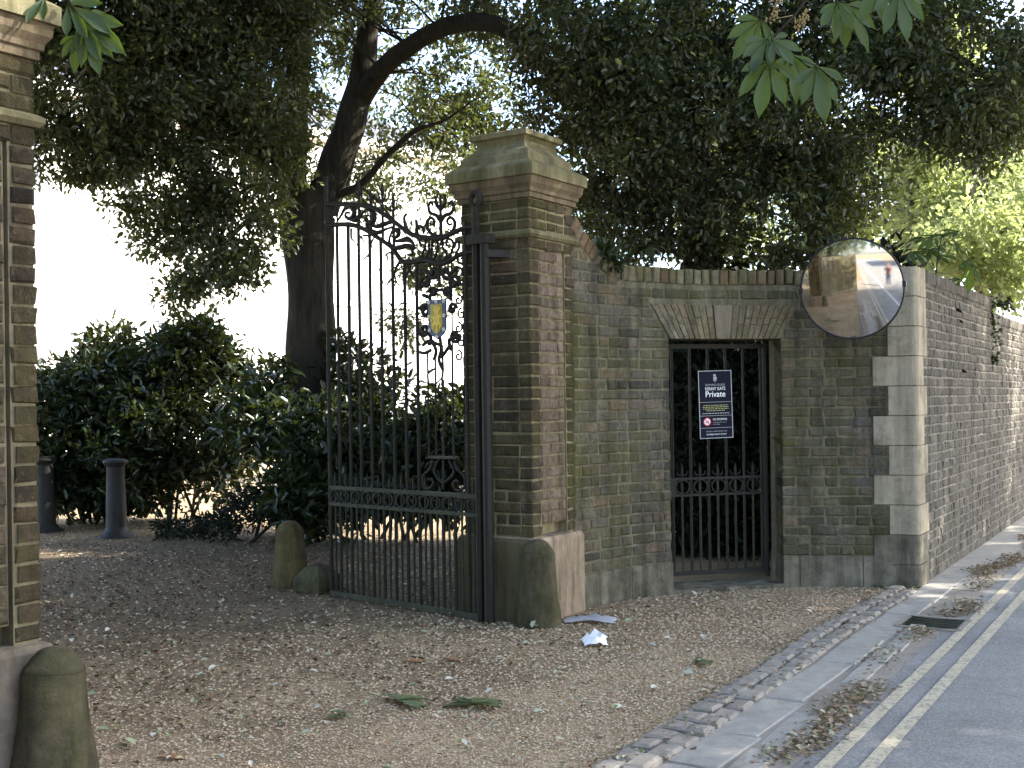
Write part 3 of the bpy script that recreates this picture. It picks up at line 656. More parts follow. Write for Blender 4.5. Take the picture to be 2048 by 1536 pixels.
# free stile, heel stile
bar(UE, ZBOT - 0.05, GUZ(655, 352)[1], 0.017, 'stile'); bar(0.03, ZBOT - 0.03, GUZ(955, 412)[1], 0.028, 'stile'); bar(u_of(934), ZR1, zr(RAILB, u_of(934)) + 0.22, 0.014, 'stile')
for z, r in ((ZBOT, 0.022), (ZR0, 0.013), (ZR1, 0.014)):
    MB().box(GP((UE + 0.03) / 2, z), gu * (UE - 0.03) / 2, gn * 0.014, (0, 0, r)).build('rail', IM, GT)
alls = sorted(mainu + [UE] + [u_of(p) for p in (859, 883, 907, 934)] + [0.03])
low = [u_of(p) for p in (859, 883, 907, 934)]
for u in low: bar(u, ZBOT, ZR1, 0.0135)
ring_me = None
for a_, b_ in zip(alls, alls[1:]):
    mid = (a_ + b_) / 2; zc = (ZR0 + ZR1) / 2; rr_ = (ZR1 - ZR0) / 2 - 0.018
    bar(mid, ZBOT, ZR1 + 0.02, 0.009, 'dog_bar', IM)
    MB().tube([GP(mid + math.cos(t) * min(rr_, (b_ - a_) * 0.46), zc + math.sin(t) * rr_, 0.012) for t in np.linspace(0, 2 * math.pi, 19)], 0.0065, 5, False).build('ring', IR, GT)
    if u_of(925) < mid < u_of(850): continue
    mb = MB(); mb.tube([GP(mid, ZR1 + 0.01), GP(mid, ZR1 + 0.05), GP(mid, ZR1 + 0.075), GP(mid, ZR1 + 0.125)], [0.007, 0.011, 0.009, 0.002], 5)
    for sg in (-1, 1): mb.tube([GP(mid + sg * x, ZR1 + z) for x, z in ((0.004, 0.035), (0.022, 0.03), (0.030, 0.045), (0.026, 0.06))], [0.006, 0.006, 0.005, 0.003], 5)
    mb.build('spike', IR, GT)
def spiral(cu, cz, r, a0, turns, sg=1, tail=None):
    out = []
    for i in range(int(14 * turns) + 1):
        f = i / (14 * turns); a = a0 + sg * 2 * math.pi * turns * f; q = r * (1 - 0.82 * f); out.append((cu + q * math.cos(a), cz + q * math.sin(a)))
    return (tail or []) + out
def pxs(px, py, rpx, a0, turns, sg=1, tail=None, r=0.010, name='scroll'):
    u, z = GUZ(px, py); t = [GUZ(*q) for q in tail] if tail else None
    gcurve(spiral(u, z, rpx * 0.0040, a0, turns, sg, t), r, name, n=2)
# running wave scrolls between the two rails
taper = lambda f: 0.009 + 0.012 * math.sin(math.pi * min(1, f * 1.1)) ** 2
for l in ([(190, 560), (230, 500), (270, 430), (320, 400), (370, 430), (375, 490), (330, 535), (280, 510), (285, 470), (320, 470)],
          [(440, 520), (480, 460), (540, 440), (590, 480), (590, 550), (540, 580), (505, 545), (520, 500), (550, 510)],
          [(520, 520), (510, 600), (560, 670), (640, 685), (720, 650), (800, 625)], [(540, 600), (620, 620), (700, 595), (780, 575), (830, 600)],
          [(770, 720), (800, 670), (850, 660), (860, 710), (820, 745), (790, 725)], [(770, 720), (760, 790), (800, 850), (880, 850), (960, 830), (1010, 870), (1010, 930), (960, 930)],
          [(800, 780), (880, 775), (960, 760), (1020, 800), (1040, 870)], [(300, 530), (380, 550), (430, 500), (440, 430)]):
    gcurve(gz(l), taper, 'wave_scroll')
# small scrolls in the dipped section
for l in ([(1105, 820), (1090, 780), (1120, 755), (1155, 775), (1150, 850), (1120, 930), (1115, 975), (1150, 980), (1190, 900), (1195, 800)],
          [(1240, 850), (1225, 800), (1255, 765), (1285, 790), (1290, 860), (1260, 950), (1235, 1000), (1215, 930), (1225, 850)],
          [(1320, 830), (1335, 780), (1355, 800), (1345, 850), (1380, 890), (1385, 950), (1360, 990), (1320, 1000)],
          [(1390, 830), (1385, 785), (1420, 755), (1455, 785), (1460, 850), (1430, 930), (1400, 985)],
          [(1475, 860), (1490, 800), (1520, 790), (1525, 850), (1500, 900), (1480, 950)]):
    gcurve(gz(l), 0.0095, 'scroll')
# cresting above the top rail
for l in ([(1330, 745), (1325, 600), (1322, 430), (1320, 260)], [(1310, 730), (1240, 715), (1180, 640), (1180, 560), (1220, 525), (1255, 560), (1235, 600), (1205, 585)],
          [(1345, 730), (1410, 710), (1470, 640), (1475, 560), (1430, 520), (1395, 555), (1415, 600), (1445, 590)], [(1325, 560), (1280, 500), (1210, 470), (1190, 400), (1215, 350), (1240, 390)],
          [(1325, 560), (1370, 500), (1440, 470), (1465, 400), (1440, 345), (1410, 385)], [(1322, 430), (1280, 380), (1270, 320), (1290, 270)], [(1322, 430), (1365, 380), (1375, 320), (1360, 260)],
          [(960, 680), (935, 600), (925, 520), (950, 480)], [(1060, 725), (1060, 620), (1050, 540)], [(1060, 640), (1110, 620), (1140, 660), (1130, 700)]):
    gcurve(gz(l), lambda f: 0.0165 - 0.008 * f, 'cresting')
for px, h in ((718, 0.19), (742, 0.13), (765, 0.24), (787, 0.20)):
    u = u_of(px, 420); z = zr(RAILA, u); mb = MB(); mb.tube([GP(u, zr(RAILB, u)), GP(u, z), GP(u, z + h * 0.45), GP(u, z + h * 0.7), GP(u, z + h)], [0.0115, 0.0115, 0.010, 0.016, 0.002], 6)
    for sg in (-1, 1): mb.tube([GP(u + sg * x, z + h * q) for x, q in ((0.0, 0.35), (0.03, 0.45), (0.045, 0.75))], [0.006, 0.008, 0.002], 5)
    mb.build('finial', IR, GT)
# leaf spurs under the second rail
for l in ([(345, 640), (345, 740), (380, 790), (425, 840)], [(530, 720), (470, 720), (445, 760)], [(560, 800), (600, 740), (650, 745)], [(540, 930), (500, 960), (450, 1005)], [(785, 905), (730, 920), (690, 975)],
          [(870, 1015), (830, 1080), (825, 1180), (860, 1260), (900, 1290)], [(790, 1190), (745, 1240), (730, 1300)], [(960, 1050), (990, 1110), (1030, 1180)], [(430, 720), (470, 760), (485, 810)], [(730, 920), (740, 970), (745, 1020)], [(1000, 1040), (960, 1130), (950, 1170)]):
    gcurve(gz(l), lambda f: 0.010 - 0.007 * f, 'leaf_spur')
# scroll column beside the heel, ornaments round the shield
for i, py in enumerate((520, 545, 572, 600, 628, 656, 684, 712)):
    pxs(917 if i % 2 else 923, py, 10, math.pi / 2, 1.2, 1 if i % 2 else -1, r=0.007)
bar(u_of(906), ZR1 + 0.27, zr(RAILB, u_of(906)), 0.006); 
for (px, py, r_, a0, tn, sg, tail) in ((850, 622, 13, 0.3, 1.3, 1, [(846, 590), (862, 600)]), (848, 660, 12, 0.0, 1.3, -1, [(858, 690), (862, 672)]), (851, 566, 14, -0.5, 1.2, 1, [(842, 540), (862, 552)]), (907, 566, 14, 3.4, 1.2, -1, [(915, 535), (898, 552)]),
                                       (868, 545, 12, 0, 1.2, -1, None), (892, 545, 12, 3.1, 1.2, 1, None), (910, 672, 12, 3.1, 1.3, 1, [(903, 700), (898, 680)]), (866, 585, 10, 0, 1.1, 1, None), (894, 585, 10, 3.1, 1.1, -1, None), (905, 618, 10, 3.1, 1.1, -1, None)):
    pxs(px, py, r_, a0, tn, sg, tail, 0.015, 'shield_scroll')
for l in ([(880, 575), (878, 545), (880, 510)], [(860, 600), (862, 588), (880, 580), (898, 586), (900, 600)], [(846, 690), (860, 682), (872, 700), (868, 720)], [(880, 675), (882, 700), (878, 720), (886, 740)], [(900, 690), (890, 705), (882, 715)], [(862, 700), (850, 706), (838, 704)], [(880, 690), (870, 686), (860, 680)]):
    gcurve([GUZ(*q) for q in l], 0.013, 'shield_scroll')
# light bars below the shield, standing on the lyre ornament
zl = GUZ(887, 915)[1]
for px, py in ((856, 700), (871, 702), (905, 700)): u = u_of(px); bar(u, zl, GUZ(px, py)[1], 0.008)
gcurve([GUZ(*q) for q in ((884, 690), (886, 740), (884, 760), (889, 785), (890, 840), (886, 860), (888, 915))], 0.009, 'wavy_bar', n=5)
MB().box(GP((u_of(858, 915) + u_of(916, 915)) / 2, zl), gu * abs(u_of(858, 915) - u_of(916, 915)) / 2, gn * 0.016, (0, 0, 0.009)).build('shelf_bar', IM, GT)
for l in ([(864, 922), (860, 938), (848, 950), (846, 968), (857, 978), (866, 968), (864, 958), (856, 960)], [(908, 922), (914, 938), (928, 952), (930, 972), (916, 982), (907, 972), (909, 962), (917, 964)], [(876, 922), (868, 940), (874, 955), (885, 965)], [(898, 922), (908, 942), (900, 956), (888, 965)], [(887, 922), (887, 950), (886, 978)]):
    gcurve([GUZ(*q) for q in l], 0.010, 'lyre_scroll')
# top of the free stile: stacked volutes
for px, py, r_ in ((664, 356, 7), (666, 388, 7), (664, 425, 9), (666, 440, 8)): pxs(px, py, r_, math.pi / 2, 1.3, -1, r=0.008)
gcurve([GUZ(*q) for q in ((656, 470), (660, 455), (672, 448), (690, 447))], 0.009, 'scroll'); bar(u_of(674, 430), zr(RAILB, u_of(674, 430)), zr(RAILA, u_of(674, 430)), 0.008)
# shield
su, sz = GUZ(880, 637); sc_ = 0.0040
def shp(pts, d): return [GP(su - x * sc_ , sz + y * sc_, d) for x, y in pts]
SHO = [(-22, 33), (22, 33), (22, -18), (16, -28), (0, -37), (-16, -28), (-22, -18)]; SHI = [(-15, 25), (15, 25), (15, -14), (10, -21), (0, -28), (-10, -21), (-15, -14)]
sh = fixn(MB().prism(shp(SHO, 0.018), gn * 0.014).build('shield', M['blue'], GT))
fixn(MB().prism(shp(SHI, 0.0325), gn * 0.004).build('shield_field', M['olive'], sh))
GRIF = [[(-2, 21), (3, 23), (6, 20), (5, 17), (8, 15), (5, 13), (4, 9), (6, 3), (10, 6), (13, 5), (11, 1), (7, -2), (6, -6), (10, -10), (9, -15), (12, -18), (7, -19), (5, -14), (2, -10), (0, -16), (3, -21), (-1, -25), (-4, -21), (-3, -16), (-5, -10), (-9, -13), (-8, -18), (-12, -16), (-12, -10), (-8, -5), (-9, 0), (-13, 3), (-11, 7), (-6, 5), (-5, 10), (-7, 14), (-5, 18)],
        [(-4, 6), (-8, 12), (-13, 16), (-10, 17), (-12, 22), (-7, 19), (-5, 24), (-3, 17), (-1, 12)], [(7, -2), (12, -1), (13, 4), (14, -3), (10, -7)]]
mb = MB()
for i, poly in enumerate(GRIF): mb.prism(shp([(-x, y) for x, y in poly], 0.0368 + i * 0.001), gn * 0.004)
mb.build('griffin', M['gold'], sh)
for x, y in ((-19, 29), (0, 29.5), (19, 29), (-19, 4), (19, 4), (-18, -20), (18, -20), (0, -33)):
    mb = MB(); cx_, cz_ = su - x * sc_, sz + y * sc_
    for k in range(5):
        a = k * 2 * math.pi / 5 + 0.3; mb.prism([GP(cx_ + math.cos(a) * 0.008 + 0.007 * math.cos(b_), cz_ + math.sin(a) * 0.008 + 0.007 * math.sin(b_), 0.033 + 0.0003 * k) for b_ in np.linspace(0, 2 * math.pi, 7)[:-1]], gn * 0.005)
    mb.build('rosette', M['silver'], sh)
# fixed hanging post by the pier
hp = HG - gu * 0.055; T = thing('hanging_post', 'black iron hanging post with a collar, fixed to the pier beside the open gate', 'iron post', hp)
MB().tube([hp, hp + Vector((0, 0, 2.62))], 0.034, 8, True, False).build('post', IR, T)
MB().box(hp + gu * 0.04 + Vector((0, 0, 2.60)), gu * 0.095, gn * 0.045, (0, 0, 0.032)).build('collar', IR, T)
zs_ = GUZ(955, 412)[1]; MB().tube([GP(.03 + .045 * math.cos(t), zs_ + .045 + .05 * math.sin(t)) for t in np.linspace(-1.5, 4.2, 14)], 0.020, 6).build('ring_top', IR, GT)
for z in (2.50,):
    c_ = hp + gu * -0.01 + Vector((0, 0, z)); e_ = (PC_R + E2 * 0.18 - c_); e_.z = 0; MB().box(c_ + e_ / 2 + E1 * 0.0, e_ / 2 * 1.05, e_.normalized().cross(Vector((0, 0, 1))) * 0.03, (0, 0, 0.025)).build('bracket', IR, T)

# ------------------------------------------------------------------ small gate in the doorway
pL, tL, nL = arc(SD0); pR, tR, nR = arc(SD1); du = (pR - pL).normalized(); dn = Vector((du.y, -du.x, 0)); WD = (pR - pL).length
DO = pL - dn * 0.23
def DP(u, z, d=0.0): q = DO + du * u + dn * d; q.z = z; return q
DG = thing('doorway_gate', 'narrow black iron bar gate set inside the brick doorway', 'iron gate', DP(WD / 2, 0))
def dbar(u, z0, z1, r, name='bar', mat=IR): MB().tube([DP(u, z0), DP(u, z1)], r, 6, True, False).build(name, mat, DG)
MB().box(DP(WD / 2 + 0.01, 1.915), du * WD / 2, dn * 0.012, (0, 0, 0.018)).build('rail', IR, DG)
zband0, zband1 = 0.735, 0.865
for z, h in ((0.115, 0.016), (zband0, 0.010), (zband1, 0.010)): MB().box(DP(WD / 2, z), du * WD / 2, dn * 0.014, (0, 0, h)).build('rail', IR, DG)
dbar(WD - 0.022, 0.06, 1.96, 0.020, 'stile'); dbar(0.018, 0.06, 1.93, 0.016, 'stile')
nmain = 6; us = [0.11 + (WD - 0.17) * i / (nmain - 1) for i in range(nmain)]
for u in us: dbar(u, 0.11, 1.91, 0.0115)
for a_, b_ in zip([0.0] + us, us):
    mid = (a_ + b_) / 2 if a_ > 0 else us[0] - (us[1] - us[0]) / 2 + 0.01
    if mid < 0.03: mid = 0.045
    dbar(mid, 0.11, zband1 + 0.01, 0.0095, 'dog_bar', IM)
    mb = MB(); mb.tube([DP(mid, zband1), DP(mid, zband1 + 0.05), DP(mid, zband1 + 0.075), DP(mid, zband1 + 0.125)], [0.008, 0.012, 0.010, 0.002], 5)
    for sg in (-1, 1): mb.tube([DP(mid + sg * x, zband1 + z) for x, z in ((0.004, 0.03), (0.028, 0.025), (0.042, 0.04), (0.044, 0.062))], [0.006, 0.007, 0.006, 0.002], 5)
    mb.build('spike', IR, DG)
    if a_ > 0: MB().tube([DP(mid + 0.058 * math.cos(t), 0.80 + 0.054 * math.sin(t), 0.012) for t in np.linspace(0, 2 * math.pi, 21)], 0.008, 5, False).build('ring', IR, DG)
MB().box(DP(0.075, 0.80, 0.004), du * 0.062, dn * 0.012, (0, 0, 0.056)).build('lock_plate', IR, DG)
mb = MB(); a_, b_ = pL + dn * 0.02, pR + dn * 0.02
mb.box((a_ + b_) / 2 - dn * 0.2 + Vector((0, 0, 0.0)), du * (WD / 2 - 0.002), dn * 0.19, (0, 0, 0.028)); struct(mb.build('doorstep', M['base_stone']))

# sign tied to the bars
dpl = DO + dn * 0.035
cs = [PP(x, y, dpl, dn) for x, y in ((1396, 742), (1462.5, 740), (1466, 875), (1399.5, 878))]
sc0 = sum(cs, Vector()) / 4; su_ = ((cs[1] - cs[0]) + (cs[2] - cs[3])).normalized(); sv_ = dn.cross(su_).normalized()
if sv_.z < 0: sv_ = -sv_
SWD, SHT = (cs[1] - cs[0]).length, ((cs[0] - cs[3]).length + (cs[1] - cs[2]).length) / 2
SG = thing('sign', 'navy private notice with white lettering fixed to the doorway gate', 'sign', sc0)
def SP(x, y, d=0.0): return sc0 + su_ * (x * SWD) + sv_ * (y * SHT) + dn * d      # x, y in -0.5 .. 0.5
def srect(x0, x1, y0, y1, d, name, mat, parent=SG):
    mb = MB(); mb.prism([SP(x0, y0, d), SP(x1, y0, d), SP(x1, y1, d), SP(x0, y1, d)], dn * 0.0006); return fixn(mb.build(name, mat, parent))
mb = MB(); mb.prism([SP(-.5, -.5, -.006), SP(.5, -.5, -.006), SP(.5, .5, -.006), SP(-.5, .5, -.006)], dn * 0.008); board = fixn(mb.build('board', M['sign_navy'], SG))
mb = MB()
for (x0, x1, y0, y1) in ((-.5, .5, .490, .5), (-.5, .5, -.5, -.490), (-.5, -.48, -.49, .49), (.48, .5, -.49, .49)): mb.prism([SP(x0, y0, .0025), SP(x1, y0, .0025), SP(x1, y1, .0025), SP(x0, y1, .0025)], dn * 0.0006)
fixn(mb.build('border', M['sign_grey'], SG))
for y in (.035, -.165, -.345): srect(-.48, .48, y - .0025, y + .0025, .0025, 'dividing_line', M['sign_grey'])
def text(body, x, y, size, mat, name='lettering', align='CENTER', sx=1.0, bold=0.0):
    cu = bpy.data.curves.new('t', 'FONT'); cu.body = body; cu.align_x = align; cu.size = 1.0; cu.offset = bold
    to = bpy.data.objects.new('t', cu); C.objects.link(to); bpy.context.view_layer.update()
    me = bpy.data.meshes.new_from_object(to.evaluated_get(bpy.context.evaluated_depsgraph_get())); bpy.data.objects.remove(to); bpy.data.curves.remove(cu)
    for v_ in me.vertices:
        q = SP(x, y, .0032) + su_ * (v_.co.x * size * sx) + sv_ * (v_.co.y * size); v_.co = q - ORG[SG]
    me.name = name; me.materials.clear(); o = link(name, me, mat, SG); return o
text('DOWNING COLLEGE', 0, .275, .0225, M['sign_grey'], sx=0.78)
text('KENNY GATE', 0, .210, .036, M['sign_white'], sx=0.80, bold=.003)
text('Private', 0, .112, .066, M['sign_white'], sx=0.95, bold=.008)
text('NO SMOKING', -.10, -.235, .0235, M['sign_white'], align='LEFT', sx=0.82)
text('It is against the law to smoke', -.10, -.270, .0125, M['sign_grey'], align='LEFT', sx=0.8)
text('in this College', -.10, -.298, .0125, M['sign_grey'], align='LEFT', sx=0.8)
text('SECTION 31 HIGHWAYS ACT 1980', 0, -.405, .0145, M['sign_grey'], sx=0.8)
text('NO PUBLIC RIGHT OF WAY', 0, -.452, .0175, M['sign_white'], sx=0.8)
mb = MB(); rr = random.Random(3)
for i, (y, wd) in enumerate(((-.012, .74), (-.038, .78), (-.064, .76), (-.09, .56), (-.13, .8))):
    x = -wd / 2
    while x < wd / 2:
        l = rr.uniform(.03, .09); mb.prism([SP(x, y - .006, .0026), SP(min(x + l, wd / 2), y - .006, .0026), SP(min(x + l, wd / 2), y + .005, .0026), SP(x, y + .005, .0026)], dn * .0005); x += l + .02
    if i == 3: fixn(mb.build('small_print', M['sign_yellow'], SG)); mb = MB()
fixn(mb.build('small_print', M['sign_grey'], SG))
def disc(x, y, r, d, n=28): return [SP(x, y, d) + su_ * (r * math.cos(t)) + sv_ * (r * math.sin(t)) for t in np.linspace(0, 2 * math.pi, n + 1)[:-1]]
ns_ = fixn(MB().prism(disc(-.27, -.252, .032, .0026), dn * .0005).build('no_smoking_symbol', M['sign_red'], SG))
fixn(MB().prism(disc(-.27, -.252, .025, .0032), dn * .0005).build('symbol_ground', M['sign_white'], ns_))
mb = MB(); q = SP(-.27, -.252, .0042); mb.box(q - sv_ * .006, su_ * .015, sv_ * .0035, dn * .0004); mb.box(q + sv_ * .006 + su_ * .008, su_ * .003, sv_ * .006, dn * .0004); mb.build('cigarette', M['black'], ns_)
e_ = (su_ - sv_).normalized(); MB().box(SP(-.27, -.252, .0050), e_ * .027, (su_ + sv_).normalized() * .0035, dn * .0004).build('slash', M['sign_red'], ns_)
mb = MB()
for i, poly in enumerate(GRIF): mb.prism([SP(0, .39, .0028 + i * .0006) + su_ * (x * .00125) + sv_ * (y * .00135) for x, y in poly], dn * .0005)
mb.build('griffin_emblem', M['sign_grey'], SG)

# ------------------------------------------------------------------ convex traffic mirror
MC = PD(1703.5, 577.5, 8.78); MR = 0.372
to_cam = (Vector((0, 0, EYE)) - MC).normalized()
RC = 2.3
hitp = PD(1792, 522, 8.74); off = hitp - MC
xr = Vector((0, 0, 1)).cross(to_cam).normalized(); yu = to_cam.cross(xr)
mn = (to_cam - xr * (off.dot(xr) / RC) - yu * (off.dot(yu) / RC)).normalized()
mx_ = Vector((0, 0, 1)).cross(mn).normalized(); my_ = mn.cross(mx_)
TM = thing('traffic_mirror', 'round convex traffic mirror with a thin black rim bracketed to the wall', 'traffic mirror', MC)
mb = MB(); rings = 14; nseg = 64; vs = [MC + mn * (RC - math.sqrt(RC ** 2))]
sag0 = RC - math.sqrt(RC * RC - MR * MR)
vs = [MC + mn * sag0]
for i in range(1, rings + 1):
    r_ = MR * 0.985 * i / rings; h = math.sqrt(RC * RC - r_ * r_) - math.sqrt(RC * RC - MR * MR)
    vs += [MC + mn * h + (mx_ * math.cos(a) + my_ * math.sin(a)) * r_ for a in np.linspace(0, 2 * math.pi, nseg + 1)[:-1]]
fs = [(0, 1 + j, 1 + (j + 1) % nseg) for j in range(nseg)] + [(1 + (i - 1) * nseg + j, 1 + i * nseg + j, 1 + i * nseg + (j + 1) % nseg, 1 + (i - 1) * nseg + (j + 1) % nseg) for i in range(1, rings) for j in range(nseg)]
mb.add(vs, fs, True); gl_ = mb.build('mirror_face', M['mirror'], TM)
me = gl_.data; nrm = [(MC + mn * (-math.sqrt(RC * RC - MR * MR)))]
cc = nrm[0] - ORG[TM]; me.normals_split_custom_set_from_vertices([(v_.co - cc).normalized() for v_ in me.vertices])
MB().tube([MC + (mx_ * math.cos(a) + my_ * math.sin(a)) * MR for a in np.linspace(0, 2 * math.pi, 65)], 0.0075, 8, False).build('rim', M['black'], TM)
for a in (0.05, math.pi / 2 + .1, math.pi, -math.pi / 2):
    d_ = mx_ * math.cos(a) + my_ * math.sin(a); t_ = mn.cross(d_); MB().box(MC + d_ * (MR + 0.003), d_ * 0.013, t_ * 0.022, mn * 0.014).build('clip', M['black'], TM)
bk = MB(); bk.add([MC - mn * 0.004 + (mx_ * math.cos(a) + my_ * math.sin(a)) * MR for a in np.linspace(0, 2 * math.pi, 49)[:-1]] + [MC - mn * 0.06], [(i, (i + 1) % 48, 48) for i in range(48)], True); bk.build('back_shell', M['black'], TM)
wp = MC + Vector((0.05, 0.62, 0)); MB().tube([MC - mn * 0.05, MC - mn * 0.12 + Vector((0, 0.05, 0)), wp], 0.022, 8).build('bracket', M['galv'], TM)

# ------------------------------------------------------------------ drain grating, iron bollards
dc = (PG(1818, 1256) + PG(1850, 1236) + PG(1908, 1244) + PG(1893, 1262)) / 4
DT = thing('drain_grating', 'cast iron drain grating with curved bars at the road edge', 'drain', dc + Vector((0, 0, 0.0)))
dl, dw = 0.20, 0.19
def dpt(a_, b_, z): q = dc + RD * a_ + RN * b_; q.z = z; return q
MB().box(dpt(0, 0, 0.004), RD * dl, RN * dw, (0, 0, 0.005)).build('pit_shade', M['pit_dark'], DT)  # flat slab, the dark below the bars painted in its colour
for a_, b_, la, lb in ((-dl, 0, 0.02, dw), (dl, 0, 0.02, dw), (0, -dw, dl, 0.02), (0, dw, dl, 0.02)): MB().box(dpt(a_, b_, 0.007), RD * la, RN * lb, (0, 0, 0.009)).build('frame', M['galv'] if False else M['grit'], DT)
for i in range(7):
    a_ = -dl + 0.03 + (2 * dl - 0.06) * i / 6
    MB().tube([dpt(a_ - 0.035 * math.sin(math.pi * (f + 1) / 2), f * dw * 0.95, 0.009) for f in np.linspace(-1, 1, 9)], 0.0095, 5).build('grate_bar', M['iron_moss'], DT)
BB = m_plain('bollard_black', (0.02, 0.019, 0.017), 0.55, 0, 0.25, 0.3, 12, 0.1)
for (px, py, lab) in ((224, 1078, 'black cast iron bollard on the gravel in front of the laurel hedge'), (82, 1066, 'black cast iron bollard partly hidden by the lone gate pier')):
    b = PG(px, py) + Vector((0, 0.15, 0)); T = thing('iron_bollard', lab, 'bollard', b, 'cast iron bollards')
    MB().lathe([(0.215, -0.03), (0.21, 0.025), (0.16, 0.04), (0.15, 0.065), (0.125, 0.09), (0.117, 0.12)], b, 20).build('foot', BB, T)
    MB().lathe([(0.116, 0.11), (0.113, 0.3), (0.106, 0.6), (0.100, 0.80), (0.104, 0.815)], b, 20).build('shaft', BB, T)
    MB().lathe([(0.10, 0.81), (0.118, 0.825), (0.122, 0.84), (0.142, 0.855), (0.145, 0.875), (0.125, 0.893), (0.07, 0.905), (0.01, 0.908)], b, 20).build('head', BB, T)

# ------------------------------------------------------------------ foliage
def unit(a): return a / np.maximum(np.linalg.norm(a, axis=1, keepdims=True), 1e-9)
def leaf_mesh(name, pts, outw, size, ratio, mat, parent, droop=0.3, fold=0.12, spread=0.9, up=0.6):
    """one narrow folded leaf (two quads) at every point"""
    n = len(pts); d = unit(outw * spread + RNG.normal(size=(n, 3)) * 0.7 - np.array([0, 0, droop]))
    nr = unit(RNG.normal(size=(n, 3)) * 0.6 + np.array([0, 0, up])); sd = unit(np.cross(d, nr)); nr = np.cross(sd, d)
    L = size * RNG.uniform(0.65, 1.3, (n, 1)); W = L * ratio * RNG.uniform(0.8, 1.2, (n, 1))
    tmpl = [(0, 0, 0), (0.28, .95, 1), (0.68, .85, 1), (1, 0, 0.15), (0.68, -.85, 1), (0.28, -.95, 1)]
    V = np.stack([pts + d * L * a + sd * W * b * 0.5 + nr * L * fold * c for a, b, c in tmpl], axis=1).reshape(-1, 3)
    V = V - np.array(ORG.get(parent, Vector((0, 0, 0))))
    idx = (np.arange(n) * 6)[:, None] + np.array([0, 1, 2, 3, 0, 3, 4, 5]); idx = idx.reshape(-1)
    me = bpy.data.meshes.new(name); me.vertices.add(len(V)); me.vertices.foreach_set('co', V.astype(np.float32).ravel())
    me.loops.add(len(idx)); me.loops.foreach_set('vertex_index', idx.astype(np.int32)); me.polygons.add(2 * n)
    me.polygons.foreach_set('loop_start', (np.arange(2 * n) * 4).astype(np.int32)); me.update(calc_edges=True)
    return link(name, me, mat, parent)
def blob_pts(blobs, clump, per, fill=0.5):
    """blobs: (centre, (rx, ry, rz), number of clumps); leaves gathered in clumps, mostly towards the outside"""
    P_, O_ = [], []
    for c_, r_, k in blobs:
        k = int(k); u = unit(RNG.normal(size=(k, 3))); rad = RNG.uniform(fill, 1.0, (k, 1)) ** 0.6
        cc_ = np.array(c_) + u * rad * np.array(r_); cc_ = cc_ + 0.12 * np.sin(cc_[:, [1, 2, 0]] * 4.1)
        cl = np.repeat(cc_, per, axis=0); uu = unit(RNG.normal(size=(len(cl), 3))) ; q = RNG.uniform(0.15, 1, (len(cl), 1)) ** 0.7
        sc3 = np.repeat(RNG.uniform(0.6, 1.35, (k, 1)) * clump, per, axis=0)
        P_.append(cl + uu * q * sc3 * np.array([1, 1, 0.75])); O_.append(uu)
    return np.concatenate(P_), np.concatenate(O_)
def B(px, py, Y, rx, ry, rd, k):                       # a crown lobe given where it stands behind the photo pixel
    p = PD(px, py, Y); return (tuple(p), (rx * Y / FPX, rd, ry * Y / FPX), k)
def limb(parent, pts, rs, mat, name, n=10, sub=5, wob=0.06):
    P_ = crom([tuple(p) for p in pts], sub); m_ = len(P_); R_ = np.interp(np.linspace(0, 1, m_), np.linspace(0, 1, len(rs)), rs)
    mb = MB(); mb.tube(P_, [float(r) for r in R_], n)
    for v_ in mb.v[: m_ * n]: v_ += Vector((math.sin(v_.z * 5 + v_.x * 17), math.cos(v_.z * 4 + v_.y * 15), 0)) * wob * float(R_[len(R_) // 2])
    return mb.build(name, mat, parent)
def twigs(parent, starts, pts, k, mat, r=0.012):
    mb = MB(); sel = pts[RNG.choice(len(pts), k, replace=False)]
    for q in sel:
        q = Vector(q); s_ = min(starts, key=lambda a: (Vector(a) - q).length); s_ = Vector(s_)
        mid = (s_ + q) / 2 + Vector((random.uniform(-.2, .2), random.uniform(-.2, .2), random.uniform(0, .3)))
        mb.tube([s_, mid, q], [r, r * 0.7, r * 0.3], 4)
    o = mb.build('twigs', mat, parent); o['kind'] = 'stuff'; return o

# main holm oak behind the gate
tb = PD(615, 1075, 13.6); tb.z = 0
OK1 = thing('holm_oak', 'big dark holm oak with a thick forked trunk behind the open gate', 'tree', tb)
tr = [PD(622, 1095, 13.6), PD(617, 1000, 13.6), PD(622, 800, 13.6), PD(622, 640, 13.6), PD(619, 520, 13.6), PD(612, 430, 13.6), PD(612, 385, 13.6)]
tr[0].z = -0.1
limb(OK1, tr, [0.42, 0.34, 0.285, 0.275, 0.285, 0.31, 0.30], M['bark'], 'trunk', 16)
L1 = [PD(590, 420, 13.6), PD(585, 330, 13.6), PD(592, 200, 13.7), PD(598, 60, 13.8), PD(590, -160, 14), PD(560, -420, 14)]
L2 = [PD(640, 420, 13.6), PD(672, 330, 13.5), PD(702, 240, 13.4), PD(722, 160, 13.4), PD(738, 60, 13.4), PD(755, -60, 13.3), PD(790, -300, 13)]
L3 = [PD(722, 200, 13.4), PD(762, 140, 13.0), PD(820, 92, 12.6), PD(880, 58, 12.2), PD(940, 44, 11.9), PD(1000, 52, 11.6), PD(1045, 85, 11.4), PD(1085, 130, 11.2), PD(1170, 150, 11.0), PD(1260, 165, 10.9), PD(1340, 230, 10.8)]
L4 = [PD(660, 395, 13.5), PD(720, 370, 13.3), PD(770, 315, 13.0), PD(830, 262, 12.6), PD(890, 240, 12.3), PD(960, 190, 12.1)]
L5 = [PD(590, 330, 13.6), PD(480, 230, 12.8), PD(330, 170, 12), PD(180, 120, 11.4)]
